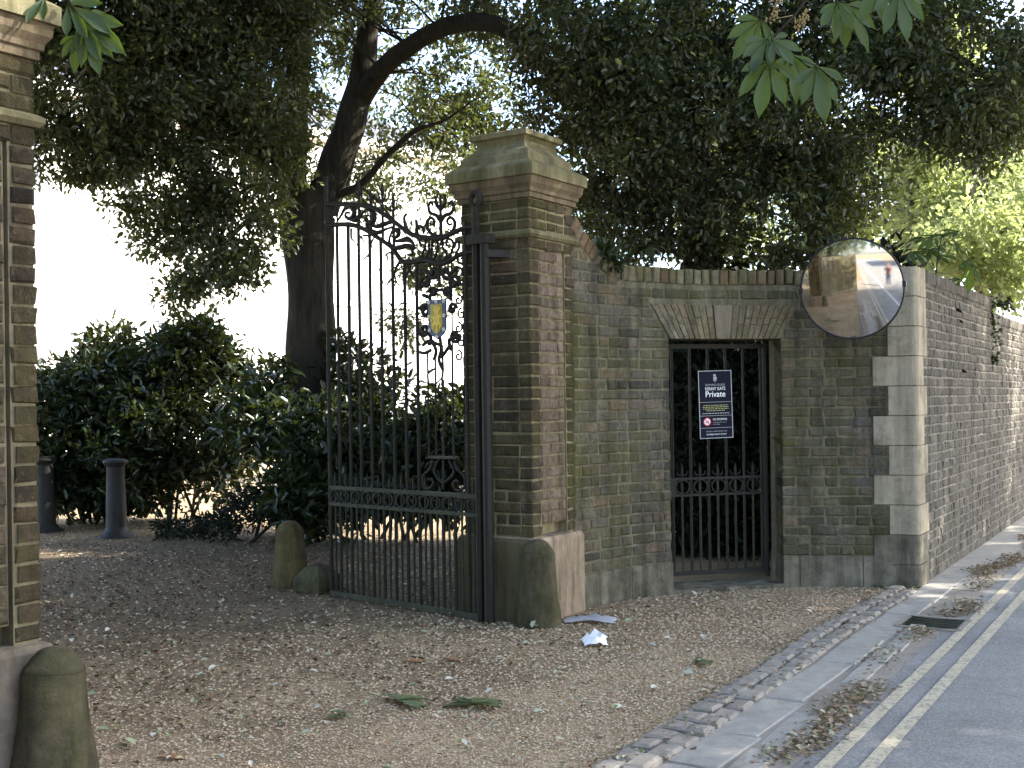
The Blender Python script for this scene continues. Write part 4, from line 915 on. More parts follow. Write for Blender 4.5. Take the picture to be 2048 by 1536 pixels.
L6 = [PD(600, 400, 13.6), PD(520, 420, 13.0), PD(440, 500, 12.6)]
for l, rs in ((L1, [.17, .16, .15, .13, .10, .05]), (L2, [.22, .20, .17, .15, .11, .09, .05]), (L3, [.12, .105, .10, .095, .09, .09, .085, .075, .06, .05, .03]), (L4, [.05, .042, .036, .026, .014, .004]), (L5, [.12, .09, .06, .03]), (L6, [.05, .035, .015])):
    limb(OK1, l, rs, M['bark'], 'limb', 10)
cl1 = [B(170, 180, 11.5, 150, 150, 1.1, 130), B(330, 150, 11.8, 160, 170, 1.1, 150), B(480, 170, 12.2, 140, 170, 1.1, 140), B(200, 20, 11.3, 200, 120, 1.0, 130), B(420, -20, 12, 220, 110, 1.2, 150),
       B(170, 320, 11.6, 105, 55, .6, 32), B(330, 350, 11.9, 110, 75, .6, 40), B(470, 370, 12.2, 95, 75, .6, 36), B(300, 440, 12, 40, 38, .3, 9), B(395, 425, 12, 55, 45, .4, 12), B(455, 500, 12.3, 85, 62, .45, 24), B(415, 565, 12.3, 60, 38, .3, 12), B(485, 545, 12.3, 45, 50, .3, 8), B(350, 575, 12.3, 30, 15, .2, 3), B(540, 460, 12.6, 30, 45, .3, 6),
       B(600, 130, 14.6, 110, 180, .8, 36), B(560, 330, 13.0, 70, 60, .5, 22), B(640, 20, 13.6, 130, 80, .9, 34),
       B(800, -20, 13.2, 190, 60, 1.0, 34), B(850, 170, 14.6, 130, 75, .9, 30), B(810, 300, 15.2, 130, 90, .9, 30), B(760, 360, 15.5, 90, 60, .6, 14), B(850, 390, 15.5, 60, 30, .5, 7), B(960, 160, 14, 110, 120, .9, 36), B(1000, -10, 12.4, 160, 55, .9, 30), B(930, 270, 13.6, 85, 80, .6, 22), B(840, 525, 14.5, 30, 70, .3, 9), B(815, 660, 14.5, 30, 40, .3, 5), B(890, 560, 15, 50, 60, .4, 12)]
P1, O1 = blob_pts(cl1, 0.23, 84); 
leaf_mesh('crown', P1, O1, 0.072, 0.43, M['oak_leaf'], OK1)
up1 = [((-2.5, 12.0, 9.4), (4.2, 2.8, 2.2), 230), ((1.5, 12.0, 9.2), (3.4, 2.6, 2.0), 180), ((-5.0, 10.5, 7.2), (2.6, 2.6, 1.5), 110)]
P2, O2 = blob_pts(up1, 0.55, 60, 0.2); leaf_mesh('upper_crown', P2, O2, 0.16, 0.45, M['oak_leaf'], OK1)
twigs(OK1, [p for l in (L1, L2, L3, L4, L5, L6) for p in l[1:]], P1, 260, M['bark'])

# second evergreen behind the curved wall
t2 = PD(1395, 700, 12.2); t2.z = 0
OK2 = thing('holm_oak', 'dense dark evergreen oak rising behind the curved wall and doorway', 'tree', t2)
limb(OK2, [t2 + Vector((0, 0, -.1)), t2 + Vector((.05, 0, 1.4)), PD(1400, 420, 12.1), PD(1380, 250, 11.9), PD(1340, 60, 11.8), PD(1330, -260, 11.8)], [.26, .22, .19, .15, .12, .06], M['bark'], 'trunk', 12)
K1 = [PD(1390, 300, 12), PD(1300, 220, 11.7), PD(1240, 150, 11.4)]; K2 = [PD(1385, 250, 12), PD(1480, 260, 11.6), PD(1560, 330, 11.4)]; K3 = [PD(1360, 120, 11.9), PD(1560, 40, 11.2), PD(1800, 60, 10.8), PD(1990, 160, 10.6)]
K4 = [PD(1395, 330, 12), PD(1290, 330, 11.6), PD(1230, 420, 11.4)]
for l, rs in ((K1, [.09, .07, .04]), (K2, [.08, .06, .03]), (K3, [.1, .08, .05, .02]), (K4, [.07, .05, .02])): limb(OK2, l, rs, M['bark'], 'limb', 8)
cl2 = [B(1150, 90, 11.2, 140, 110, 1.0, 90), B(1130, 230, 11.6, 70, 70, .7, 34), B(1290, 110, 11.2, 150, 140, 1.0, 96), B(1440, 80, 11.1, 150, 120, 1.0, 62), B(1250, 280, 11.4, 100, 120, .8, 66), B(1390, 300, 11.4, 130, 140, 1.0, 100), B(1540, 220, 11.2, 120, 150, 1.0, 74), B(1680, 200, 11.0, 110, 150, .9, 66), B(1700, 350, 11.2, 90, 110, .7, 54), B(1560, 400, 11.4, 120, 110, .8, 62), B(1400, 440, 11.6, 130, 80, .8, 44), B(1230, 430, 11.8, 75, 90, .7, 38), B(1290, 510, 12.2, 120, 40, .5, 14), B(1500, 500, 12.2, 120, 40, .5, 12), B(1680, 460, 11.6, 70, 40, .4, 16), B(1640, 520, 12.4, 60, 35, .4, 8),
       B(1640, 30, 10.9, 150, 100, .9, 80), B(1800, 90, 10.7, 120, 130, .8, 72), B(1930, 110, 10.6, 130, 150, .8, 84), B(1960, 230, 10.6, 90, 85, .5, 32), B(1850, 240, 10.8, 60, 60, .4, 16), B(2060, 180, 10.6, 70, 130, .6, 36), B(1170, 400, 12.2, 45, 60, .4, 12)]
P3, O3 = blob_pts(cl2, 0.22, 74); leaf_mesh('crown', P3, O3, 0.066, 0.44, M['oak_leaf'], OK2)
up2 = [((2.3, 14.4, 5.1), (1.5, .9, 1.3), 80), ((2.8, 11.0, 7.9), (3.4, 2.4, 2.0), 260), ((5.5, 10.8, 7.6), (2.8, 2.6, 2.1), 220), ((0.8, 10.2, 7.0), (2.3, 1.7, 1.3), 100)]  # first lobe added, hidden behind the crown, to shade the other oak's trunk
P4, O4 = blob_pts(up2, 0.55, 60, 0.2); leaf_mesh('upper_crown', P4, O4, 0.16, 0.45, M['oak_leaf'], OK2)
twigs(OK2, [p for l in (K1, K2, K3, K4) for p in l] + [PD(1380, 250, 11.9)], P3, 300, M['bark'])
t3 = Vector((-5.6, -0.5, 0)); OK3 = thing('holm_oak', 'dark evergreen oak leaning over the wall behind the lone pier, seen in the mirror', 'tree', t3)
limb(OK3, [t3 - Vector((0, 0, .1)), t3 + Vector((0, 0, 2.5)), t3 + Vector((.3, 0, 5.5))], [.3, .25, .1], M['bark'], 'trunk', 10)
P5, O5 = blob_pts([((-5.0, 0.2, 4.6), (2.4, 2.8, 1.9), 150), ((-6.2, -4.0, 4.8), (2.6, 3.0, 2.2), 150), ((-6.0, 3.2, 4.2), (1.9, 1.8, 1.7), 80), ((-8, -9, 5), (3, 3.5, 2.6), 130), ((-5.4, 1, 2.2), (1.2, 3.5, 1.6), 120)], .5, 60, .2); leaf_mesh('crown', P5, O5, .15, .45, M['oak_leaf'], OK3)
# hanging bare twigs under the crown
mb = MB()
for i in range(26):
    a_ = PD(random.uniform(1190, 1420), random.uniform(180, 300), random.uniform(10.9, 11.4)); mb.tube([a_, a_ + Vector((random.uniform(-.1, .25), 0, -random.uniform(.3, .6))), a_ + Vector((random.uniform(-.1, .5), 0, -random.uniform(.7, 1.1)))], [.012, .008, .003], 4)
mb.build('hanging_twigs', M['bark'], OK2)['kind'] = 'stuff'

# laurel and other shrubs
def shrub(name, label, cat, loc, blobs, clump, per, size, ratio, mat, group, stems=6, fill=0.35):
    T = thing(name, label, cat, loc, group); p, o_ = blob_pts(blobs, clump, per, fill); keep = p[:, 2] > 0.02; leaf_mesh('foliage', p[keep], o_[keep], size, ratio, mat, T, droop=0.1)
    mb = MB()
    for i in range(stems):
        e = Vector(p[RNG.integers(len(p))]); b = Vector(loc) + Vector((random.uniform(-.25, .25), random.uniform(-.2, .2), -0.03)); mb.tube([b, (b * .5 + e * .5) + Vector((0, 0, .1)), e], [.022, .016, .006], 5)
    if stems: mb.build('stems', M['bark'], T)
    return T
SHG = 'shrubs inside the gateway'
def gnd(px, Y): p = PD(px, 900, Y); p.z = 0; return p
shrub('laurel_shrub', 'rounded dark laurel standing behind the two iron bollards', 'shrub', gnd(180, 15.2), [B(130, 860, 15.2, 110, 110, .8, 60), B(230, 790, 15.2, 110, 100, .8, 66), B(120, 960, 15.0, 90, 90, .7, 44), B(240, 920, 15.0, 100, 110, .7, 52), B(215, 705, 15.6, 45, 35, .4, 10), B(120, 780, 15.6, 60, 40, .5, 18)], .32, 60, .13, .40, M['laurel_leaf'], SHG)
shrub('laurel_shrub', 'tallest laurel of the hedge, between the bollards and the oak trunk', 'shrub', gnd(360, 15.4), [B(360, 760, 15.4, 110, 95, .8, 66), B(380, 690, 15.4, 60, 35, .4, 15), B(350, 880, 15.2, 110, 100, .8, 50), B(470, 830, 15.3, 90, 75, .5, 16), B(460, 730, 15.6, 60, 35, .3, 5), B(440, 930, 15.1, 100, 60, .5, 15), B(290, 950, 15.1, 80, 60, .5, 11), B(530, 790, 15.6, 55, 45, .3, 5)], .32, 60, .13, .40, M['laurel_leaf'], SHG)
shrub('laurel_shrub', 'leafy laurel growing round the foot of the oak trunk', 'shrub', gnd(600, 12.8), [B(550, 890, 12.9, 75, 70, .4, 16), B(640, 880, 12.6, 70, 100, .4, 28), B(560, 800, 13, 50, 50, .3, 10), B(610, 990, 12.5, 75, 70, .5, 30), B(520, 850, 13.2, 60, 60, .4, 14)], .26, 55, .12, .38, M['laurel_leaf'], SHG)
shrub('laurel_shrub', 'laurel showing through the bars of the open gate', 'shrub', gnd(790, 12.8), [B(720, 900, 12.8, 75, 60, .6, 34), B(820, 905, 12.7, 90, 55, .6, 38), B(890, 890, 12.6, 60, 60, .5, 26), B(760, 970, 12.4, 120, 60, .6, 44), B(720, 770, 13.2, 55, 65, .3, 12), B(700, 700, 13.3, 35, 40, .2, 5), B(760, 810, 13.0, 70, 40, .3, 10), B(900, 820, 12.8, 35, 60, .3, 9), B(850, 1000, 12.2, 90, 40, .5, 24)], .24, 52, .13, .36, M['laurel_leaf'], SHG)
shrub('low_shrub', 'low dark shrub spreading over the gravel at the hedge foot', 'shrub', gnd(470, 12.9), [B(470, 1030, 12.9, 95, 38, .5, 40), B(380, 1045, 13.3, 60, 25, .4, 16), B(550, 1040, 12.6, 50, 35, .4, 16)], .16, 60, .06, .4, M['box_leaf'], SHG, 3)
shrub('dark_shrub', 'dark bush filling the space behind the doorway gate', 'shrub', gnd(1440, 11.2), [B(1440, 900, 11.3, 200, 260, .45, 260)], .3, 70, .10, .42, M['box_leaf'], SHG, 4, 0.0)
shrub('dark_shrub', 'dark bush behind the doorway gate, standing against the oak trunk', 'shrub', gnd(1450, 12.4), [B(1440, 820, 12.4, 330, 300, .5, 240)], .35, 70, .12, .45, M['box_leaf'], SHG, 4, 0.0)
shrub('sun_block_shrub', 'added dark bush behind the wall, keeping sun off the doorway', 'shrub', gnd(1700, 11), [B(1700, 720, 11.0, 130, 240, .6, 190)], .32, 70, .10, .45, M['box_leaf'], SHG, 4, 0.0)  # bush added as a sun block for the space behind the doorway
shrub('wall_ivy', 'ivy tuft hanging down the face of the road wall', 'ivy', QC + RD * 3.6 + Vector((0, 0, 1.7)) + RN * .03, [(tuple(QC + RD * 3.75 + RN * 0.05 + Vector((0, 0, 2.35))), (.10, .10, .10), 6), (tuple(QC + RD * 3.65 + RN * 0.05 + Vector((0, 0, 2.0))), (.05, .05, .22), 5), (tuple(QC + RD * 3.65 + RN * 0.05 + Vector((0, 0, 1.72))), (.03, .03, .12), 2)], .06, 18, .05, .7, M['laurel_leaf'], None, 0)
p_ = arc(0.55)[0]; shrub('wall_fern', 'small green fern rooted on the sloping wall top beside the pier', 'fern', p_ + Vector((0, 0.1, top(.55))), [((p_.x, p_.y + .1, top(.55) + .05), (.13, .1, .07), 9)], .07, 26, .09, .35, M['laurel_leaf'], None, 0)

# spring trees beyond the road wall
TG = 'pale spring trees beyond the road wall'
def ptree(px, pyc, Y, rx, ry, k, label, tw=.10, top_px=None):
    b = gnd(px, Y); T = thing('spring_tree', label, 'tree', b, TG)
    c_ = PD(px, pyc, Y); h = c_.z
    limb(T, [b - Vector((0, 0, .1)), b + Vector((.1, 0, h * .5)), b + Vector((-.05, 0, h)), b + Vector((.1, .1, h + ry * Y / FPX * .8))], [tw, tw * .8, tw * .5, tw * .15], M['bark_pale'], 'trunk', 8)
    bl = []
    for i in range(7):
        bl.append(B(px + random.uniform(-.6, .6) * rx, pyc + random.uniform(-.7, .7) * ry, Y + random.uniform(-1, 1), rx * .5, ry * .42, 1.0, k / 7))
    p, o_ = blob_pts(bl, .42, 55, .3); leaf_mesh('crown', p, o_, .11, .5, M['pale_leaf'], T)
    twigs(T, [b + Vector((0, 0, h * f)) for f in (.5, .7, .9, 1.1)], p, 40, M['bark_pale'], .02); return T
ptree(1830, 380, 19, 110, 190, 210, 'pale green spring tree with a bare thin trunk above the road wall')
ptree(1960, 420, 17.5, 110, 170, 210, 'bushy yellow-green spring tree right above the end of the road wall')
ptree(2070, 300, 20, 120, 220, 220, 'tall pale tree leaning over the road wall')
ptree(1890, 180, 24, 160, 170, 200, 'tall light green tree standing behind the other spring trees')
ptree(1700, 400, 22, 130, 150, 150, 'light green tree half hidden behind the evergreen oak')
ptree(1480, 380, 24, 150, 170, 130, 'light green tree glimpsed through the evergreen oak above the doorway')

# ------------------------------------------------------------------ horse chestnuts overhead with drooping sprays
def leaflet(mb, base, d, nrm, L, Wd):
    d = d.normalized(); s_ = d.cross(nrm).normalized(); n_ = s_.cross(d); prof = [(0, .02), (.2, .15), (.42, .36), (.62, .5), (.76, .44), (.88, .22), (.95, .07), (1, .0)]
    L_, R_, Mi = [], [], []
    for t, w_ in prof:
        c_ = base + d * L * t - Vector((0, 0, 1)) * L * .22 * t * t; Mi.append(c_ - n_ * .045 * L); L_.append(c_ + s_ * Wd * w_ + n_ * .06 * L * w_); R_.append(c_ - s_ * Wd * w_ + n_ * .06 * L * w_)
    k = len(prof); mb.add(L_ + Mi + R_, [(i, i + 1, k + i + 1, k + i) for i in range(k - 1)] + [(k + i, k + i + 1, 2 * k + i + 1, 2 * k + i) for i in range(k - 1)], True)
def palm_leaf(parent, base, hang, L, n=7, face=None, mat=None, up=None):
    """compound chestnut leaf: leaflets fan out from the end of the stalk"""
    mb = MB(); hang = hang.normalized(); face = (face or Vector((0, -1, .3))).normalized(); s_ = hang.cross(face).normalized()
    for i in range(n):
        a = (i - (n - 1) / 2) * (2.9 / n) * random.uniform(.9, 1.1); l = L * (1 - .38 * abs(i - (n - 1) / 2) / ((n - 1) / 2)) * random.uniform(.9, 1.08)
        leaflet(mb, base, hang * math.cos(a) + s_ * math.sin(a) + face * random.uniform(-.12, .2), face + Vector((random.uniform(-.3, .3), 0, random.uniform(-.2, .2))), l, l * .34)
    if up is not None: mb.tube([base, (base + up) / 2 + Vector((0, 0, .02)), up], [.003, .003, .004], 5)
    return mb.build('leaf', mat or M['chest_leaf_o'], parent)
def chestnut(label, tbase, crown, dens, lsize):
    T = thing('chestnut_tree', label, 'tree', tbase, 'horse chestnuts over the road')
    cz = crown[0][0]; limb(T, [Vector(tbase) - Vector((0, 0, .1)), Vector(tbase) + Vector((0, 0, 3)), Vector(cz)], [.42, .34, .15], M['bark'], 'trunk', 14)
    p, o_ = blob_pts(crown, .75, 60, .25); leaf_mesh('crown', p, o_, lsize, .42, M['chest_leaf'], T, droop=.5); return T
CA = chestnut('horse chestnut standing across the road, its drooping spray hanging in front of the oak', (13.0, 8.0, 0), [((11.0, 6.5, 8.2), (3.2, 4.0, 3.2), 270), ((14.5, 10.5, 8.2), (3.2, 4.2, 3.4), 270), ((8.6, 4.8, 8.4), (2.2, 2.4, 1.5), 70), ((8.8, 8.4, 7.6), (2.0, 2.2, 1.8), 110), ((13.5, 3.0, 7.5), (3.2, 3.5, 3.0), 150), ((16.5, 17, 6.5), (2.8, 3.2, 3.0), 100)], 1, .26)  # unseen crown lobes shaped to block the sun over road and forecourt
CB = chestnut('horse chestnut behind the lone pier, its leaves drooping past the pier cap', (-6.5, 3.5, 0), [((-4.8, 5.0, 7.0), (2.8, 3.0, 1.6), 130), ((-2.4, 5.5, 7.2), (2.2, 2.4, 1.3), 90), ((-5.6, 8.6, 6.6), (2.4, 2.6, 1.5), 110), ((-8.0, 6.0, 6.0), (2.6, 3.5, 2.4), 130), ((-8.5, 11.5, 6.2), (2.6, 2.8, 2.0), 110)], 1, .26)  # unseen crown lobes spread to keep sky light off the left ground
# sprays in view
def spray(T, anchor, path, leaves_, r=.008):
    br = MB().tube([anchor] + path, [r * 1.6] + [r * (1 - .5 * i / len(path)) for i in range(len(path))], 6).build('branch', M['bark'], T)
    for (px, py, Y, dx, dy, dz, L, n, q) in leaves_:
        b = PD(px, py, Y); st = min(path, key=lambda a: (a - b).length); palm_leaf(br, b, Vector((dx, dy, dz)), L, n, up=st)
    return br
SY = 5.0
pa = [PD(1690, -120, SY), PD(1640, -40, SY), PD(1590, 30, SY), PD(1545, 75, SY), PD(1540, 110, SY)]
spray(CA, Vector((6.6, 5.2, 7.0)), pa, [(1535, 78, SY, -.5, -.2, -.8, .16, 5, 0), (1545, 80, SY - .05, .8, -.2, -.45, .15, 4, 0), (1538, 122, SY, -.25, -.1, -1, .215, 5, 0), (1632, 132, SY - .05, .1, -.1, -1, .205, 5, 0), (1585, 110, SY + .1, .1, .2, -1, .18, 5, 0), (1520, 40, SY + .1, -.6, .2, -.7, .19, 5, 0)])
pb = [PD(1700, -150, SY), PD(1680, -60, SY), PD(1674, 0, SY)]
spray(CA, Vector((6.6, 5.2, 7.0)), pb, [(1674, 4, SY, -.1, -.2, -1, .15, 5, 0), (1690, 10, SY + .05, .5, .1, -.8, .19, 5, 0)])
pc = [PD(1830, -150, SY - .2), PD(1800, -60, SY - .2), PD(1792, -25, SY - .2)]
spray(CA, Vector((6.6, 5.2, 7.0)), pc, [(1796, -18, SY - .2, .1, -.1, -1, .20, 5, 0), (1760, -40, SY - .1, -.4, .1, -.7, .17, 5, 0)])
pd = [PD(60, -160, 4.6), PD(110, -40, 4.6), PD(150, 20, 4.65), PD(170, 60, 4.7)]
spray(CB, Vector((-3.2, 4.8, 6.6)), pd, [(172, 62, 4.7, .35, .1, -1, .165, 5, 0), (160, 40, 4.7, 1, .1, -.55, .20, 5, 0), (135, 10, 4.65, .8, .1, -.3, .18, 5, 0), (150, 70, 4.72, -.1, .2, -1, .12, 5, 0), (90, -5, 4.6, -.6, -.2, -.3, .16, 5, 0)])
# spent flower spikes
FL = m_plain('spent_blossom', (0.23, 0.17, 0.07), .8, scale=30)
for (x0, y0, x1, y1) in ((1590, 60, 1615, 20), (1540, 40, 1560, -20)):
    mb = MB(); a_, b_ = PD(x0, y0, SY + .02), PD(x1, y1, SY + .02)
    for i in range(46):
        f = random.random(); q = a_ + (b_ - a_) * f + Vector((random.uniform(-1, 1), random.uniform(-1, 1), random.uniform(-1, 1))) * .035 * (1.1 - .7 * f); mb.lathe([(.001, -.006), (.006, 0), (.001, .006)], q, 5)
    mb.tube([PD(1590, 30, SY), a_, b_], .003, 4); o = mb.build('flower_spike', FL, CA)
# young chestnut shoot behind the road wall
sb = QC + RD * 1.35 - RN * .75; SS = thing('chestnut_sapling', 'bright green chestnut sapling poking up behind the road wall', 'sapling', sb)
stp = [PD(1868, 600, 10.4), PD(1872, 545, 10.4), PD(1878, 500, 10.4), PD(1884, 470, 10.4)]
MB().tube([sb] + stp, [.02, .008, .006, .005, .003], 6).build('stem', M['bark'], SS)
for i in range(12): palm_leaf(SS, PD(1872 + random.uniform(-45, 75), random.uniform(462, 560), 10.4 + random.uniform(-.25, .2)), Vector((random.uniform(-1, 1), random.uniform(-.6, .2), random.uniform(-.6, .1))), random.uniform(.13, .2), 5, Vector((random.uniform(-.3, .3), -.5, 1)), up=stp[random.randrange(1, 4)])

# ------------------------------------------------------------------ background: college building, shed, car
BY = 38.0
BD = thing('pale_building', 'long pale stone building with a round window beyond the trees', 'building', (-9, BY, 0))
x0, x1, bh = -30.0, 2.6, 10.5
mb = MB(); mb.box(((x0 + x1) / 2, BY + 4, bh / 2), ((x1 - x0) / 2, 0, 0), (0, 4, 0), (0, 0, bh / 2)); mb.build('wall', M['facade'], BD)
rf = MB().add([(x0 - .4, BY - .4, bh + .35), (x1 + .4, BY - .4, bh + .35), (x1 + .4, BY + 8.4, bh + .35), (x0 - .4, BY + 8.4, bh + .35), (x0 + 3, BY + 4, bh + 2.4), (x1 - 3, BY + 4, bh + 2.4)], [(0, 1, 5, 4), (1, 2, 5), (2, 3, 4, 5), (3, 0, 4), (3, 2, 1, 0)]).build('roof', M['slate'], BD)
for z, h, p in ((bh + .17, .18, .38), (bh - .25, .1, .12), (5.0, .09, .10), (.5, .5, .08)): MB().box(((x0 + x1) / 2, BY - p / 2, z), ((x1 - x0) / 2 + p * .5, 0, 0), (0, p / 2, 0), (0, 0, h)).build('cornice', M['facade_trim'], BD)
oc = Vector((-9 - 4.43, BY, PD(203, 498, 34.87).z))
wn = fixn(MB().lathe([(.62, -.02), (.66, 0.02), (.56, .06), (.50, .06), (.48, .0)], (0, 0, 0), 28).build('round_window', M['facade_trim'], BD))
for v_ in wn.data.vertices: co = v_.co + ORG[BD]; v_.co = Vector((oc.x + co.x, BY - .02 - co.z, oc.z + co.y)) - ORG[BD]
for k in range(6):
    a0, a1 = k * math.pi / 3 + .13 + .5, (k + 1) * math.pi / 3 - .13 + .5; pts = [(.07 * math.cos((a0 + a1) / 2), .07 * math.sin((a0 + a1) / 2))] + [(.47 * math.cos(a), .47 * math.sin(a)) for a in np.linspace(a0, a1, 7)]
    MB().prism([(oc.x + x, BY - .05, oc.z + z) for x, z in pts], (0, .04, 0)).build('pane', M['pane'], wn)
for i in range(12): MB().box((x0 + 1.4 + i * 2.75, BY - .06, bh / 2 - .2), (.34, 0, 0), (0, .07, 0), (0, 0, bh / 2 - .3)).build('pilaster', M['facade_trim'], BD)
BD.rotation_euler.z = math.radians(45)
sp_ = PD(205, 700, 17.5); ST = thing('garden_shed', 'dark flat-topped shed rising just above the laurel hedge', 'shed', (sp_.x, 18.3, 0))
zt = PD(205, 690, 17.5).z; MB().box((sp_.x, 18.3, zt / 2 - .03), (.33, 0, 0), (0, .7, 0), (0, 0, zt / 2 - .03)).build('wall', M['shed'], ST); MB().box((sp_.x, 18.3, zt - .03), (.37, 0, 0), (0, .76, 0), (0, 0, .03)).build('roof', M['shed'], ST)
# parked car, seen from behind through the gate
cx_, cy_ = PD(757, 850, 23).x - .55, 23.0
CT = thing('parked_car', 'silver hatchback parked in the court, rear lamp glimpsed through the gate bars', 'car', (cx_ + .0, cy_ + 2, 0))
side = [(0, .35), (.02, .62), (.06, .95), (.35, 1.42), (.8, 1.50), (1.9, 1.47), (2.7, .98), (3.6, .85), (3.95, .7), (4.0, .35)]
def sec(hw, inset): return [(cx_ + hw - (inset if z > 1.0 else 0), cy_ + y, z) for y, z in side]
mb = MB(); Lr, Rr = sec(-.84, -.16), sec(.84, .16); k = len(side); mb.add(Lr + Rr, [tuple(range(k - 1, -1, -1)), tuple(range(k, 2 * k))] + [(i, (i + 1) % k, k + (i + 1) % k, k + i) for i in range(k)]); fixn(mb.build('body', M['car'], CT))
MB().add([(cx_ - .6, cy_ + .075, 1.02), (cx_ + .6, cy_ + .075, 1.02), (cx_ + .55, cy_ + .31, 1.38), (cx_ - .55, cy_ + .31, 1.38)], [(0, 1, 2, 3)]).build('rear_window', M['pane'], CT)
for sx_ in (-1, 1):
    MB().box((cx_ + sx_ * .70, cy_ + .03, .98), (.12, 0, 0), (0, .05, .02), (0, 0, .17)).build('rear_lamp', M['lamp_red'], CT)
    for yy in (.8, 3.2):
        w_ = MB().tube([(cx_ + sx_ * .72, cy_ + yy, .31), (cx_ + sx_ * .86, cy_ + yy, .31)], .31, 18).build('wheel', M['rubber'], CT); MB().tube([(cx_ + sx_ * .80, cy_ + yy, .31), (cx_ + sx_ * .87, cy_ + yy, .31)], .19, 14).build('rim', M['galv'], w_)
    MB().add([(cx_ + sx_ * .70, cy_ + y, z) for y, z in ((.5, 1.05), (2.4, 1.05), (1.8, 1.40), (.7, 1.42))], [(0, 1, 2, 3)]).build('side_window', M['pane'], CT)
MB().box((cx_, cy_ + .0, .74), (.26, 0, 0), (0, .03, 0), (0, 0, .055)).build('number_plate', M['plate'], CT); MB().box((cx_, cy_ - .01, .48), (.82, 0, 0), (0, .06, 0), (0, 0, .12)).build('bumper', M['black'], CT)

# house across the road, seen in the mirror
hb = road_pt(-24, 13.5, 0); HS = thing('roadside_house', 'pale brick house across the road, seen in the convex mirror', 'house', hb)
MB().box(hb + Vector((0, 0, 3.2)), RD * 7, RN * 4, (0, 0, 3.2)).build('wall', M['facade'], HS)
mb = MB(); q = [hb + RD * (7.3 * a_) + RN * (4.3 * b_) + Vector((0, 0, 6.4)) for a_, b_ in ((-1, -1), (1, -1), (1, 1), (-1, 1))]; rd = [hb + RD * (7.3 * a_) + Vector((0, 0, 9.2)) for a_ in (-1, 1)]
mb.add(q + rd, [(0, 1, 5, 4), (2, 3, 4, 5), (1, 2, 5), (3, 0, 4), (3, 2, 1, 0)]); mb.build('roof', M['slate'], HS)
for a_ in (-5, -1.7, 1.7, 5):
    for z in (1.7, 4.7): MB().box(hb + RD * a_ - RN * 4.0 + Vector((0, 0, z)), RD * .55, RN * .04, (0, 0, .8)).build('window', M['pane'], HS)

# ------------------------------------------------------------------ photographer standing in the road
PS = thing('person', 'person in a red coat and jeans holding a camera up, reflected in the traffic mirror', 'person', (0.02, -0.34, 0))
def skin(name, verts, edges, mat, parent, sub=2):
    me = bpy.data.meshes.new(name); me.from_pydata([v_[0] for v_ in verts], edges, []); o = link(name, me, mat, parent)
    md = o.modifiers.new('s', 'SKIN'); 
    for sv, v_ in zip(me.skin_vertices[0].data, verts): sv.radius = v_[1] if isinstance(v_[1], tuple) else (v_[1], v_[1])
    me.skin_vertices[0].data[0].use_root = True
    o.modifiers.new('u', 'SUBSURF').levels = sub; o.modifiers['u'].render_levels = sub; return o
bv = [((0, 0, .92), (.15, .11)), ((0, 0, 1.1), (.14, .10)), ((0, .01, 1.3), (.16, .11)), ((0, .01, 1.42), (.11, .08)), ((0, .02, 1.49), (.05, .05)), ((0, .04, 1.56), (.06, .07)), ((0, .05, 1.66), (.078, .095)), ((0, .04, 1.74), (.05, .06)),
      ((.17, .01, 1.40), .055), ((.23, .13, 1.22), .045), ((.10, .20, 1.45), .035), ((.06, .21, 1.50), .028), ((-.17, .01, 1.40), .055), ((-.23, .13, 1.22), .045), ((-.10, .20, 1.45), .035), ((-.06, .21, 1.50), .028),
      ((.09, 0, .85), .085), ((.10, .02, .48), .058), ((.11, -.02, .09), .042), ((.12, .10, .04), .038), ((-.09, 0, .85), .085), ((-.10, .02, .48), .058), ((-.11, -.02, .09), .042), ((-.12, .10, .04), .038)]
be = [(0, 1), (1, 2), (2, 3), (3, 4), (4, 5), (5, 6), (6, 7), (3, 8), (8, 9), (9, 10), (10, 11), (3, 12), (12, 13), (13, 14), (14, 15), (0, 16), (16, 17), (17, 18), (18, 19), (0, 20), (20, 21), (21, 22), (22, 23)]
body = skin('body', bv, be, M['skin'], PS)
cv = [((0, 0, .78), (.185, .14)), ((0, 0, 1.0), (.17, .13)), ((0, .01, 1.3), (.185, .13)), ((0, .01, 1.43), (.12, .09)), ((.175, .01, 1.40), .07), ((.235, .13, 1.22), .06), ((.12, .19, 1.42), .046), ((-.175, .01, 1.40), .07), ((-.235, .13, 1.22), .06), ((-.12, .19, 1.42), .046)]
skin('coat', cv, [(0, 1), (1, 2), (2, 3), (3, 4), (4, 5), (5, 6), (3, 7), (7, 8), (8, 9)], M['coat'], PS)
jv = [((0, 0, .92), (.17, .13)), ((.09, 0, .84), .10), ((.10, .02, .48), .075), ((.11, -.02, .09), .06), ((-.09, 0, .84), .10), ((-.10, .02, .48), .075), ((-.11, -.02, .09), .06)]
skin('jeans', jv, [(0, 1), (1, 2), (2, 3), (0, 4), (4, 5), (5, 6)], M['jeans'], PS)
skin('hair', [((0, .01, 1.60), (.085, .07)), ((0, .01, 1.70), (.092, .095)), ((0, .03, 1.77), (.06, .07))], [(0, 1), (1, 2)], M['hair'], PS)
for sx_ in (-1, 1): fixn(MB().lathe([(.03, 0), (.045, .02), (.042, .06), (.03, .075)], ORG[PS] + Vector((sx_ * .115, .05, 0.004)), 12).build('shoe', M['rubber'], PS))
HC = thing('camera_body', 'small black compact camera held up by the person in the road', 'camera', (0.02, -0.12, 1.50)); MB().box((.02, -.12, 1.51), (.05, 0, 0), (0, .012, 0), (0, 0, .03)).build('case', M['black'], HC); MB().tube([(.02, -.108, 1.51), (.02, -.092, 1.51)], .02, 12).build('lens', M['black'], HC)

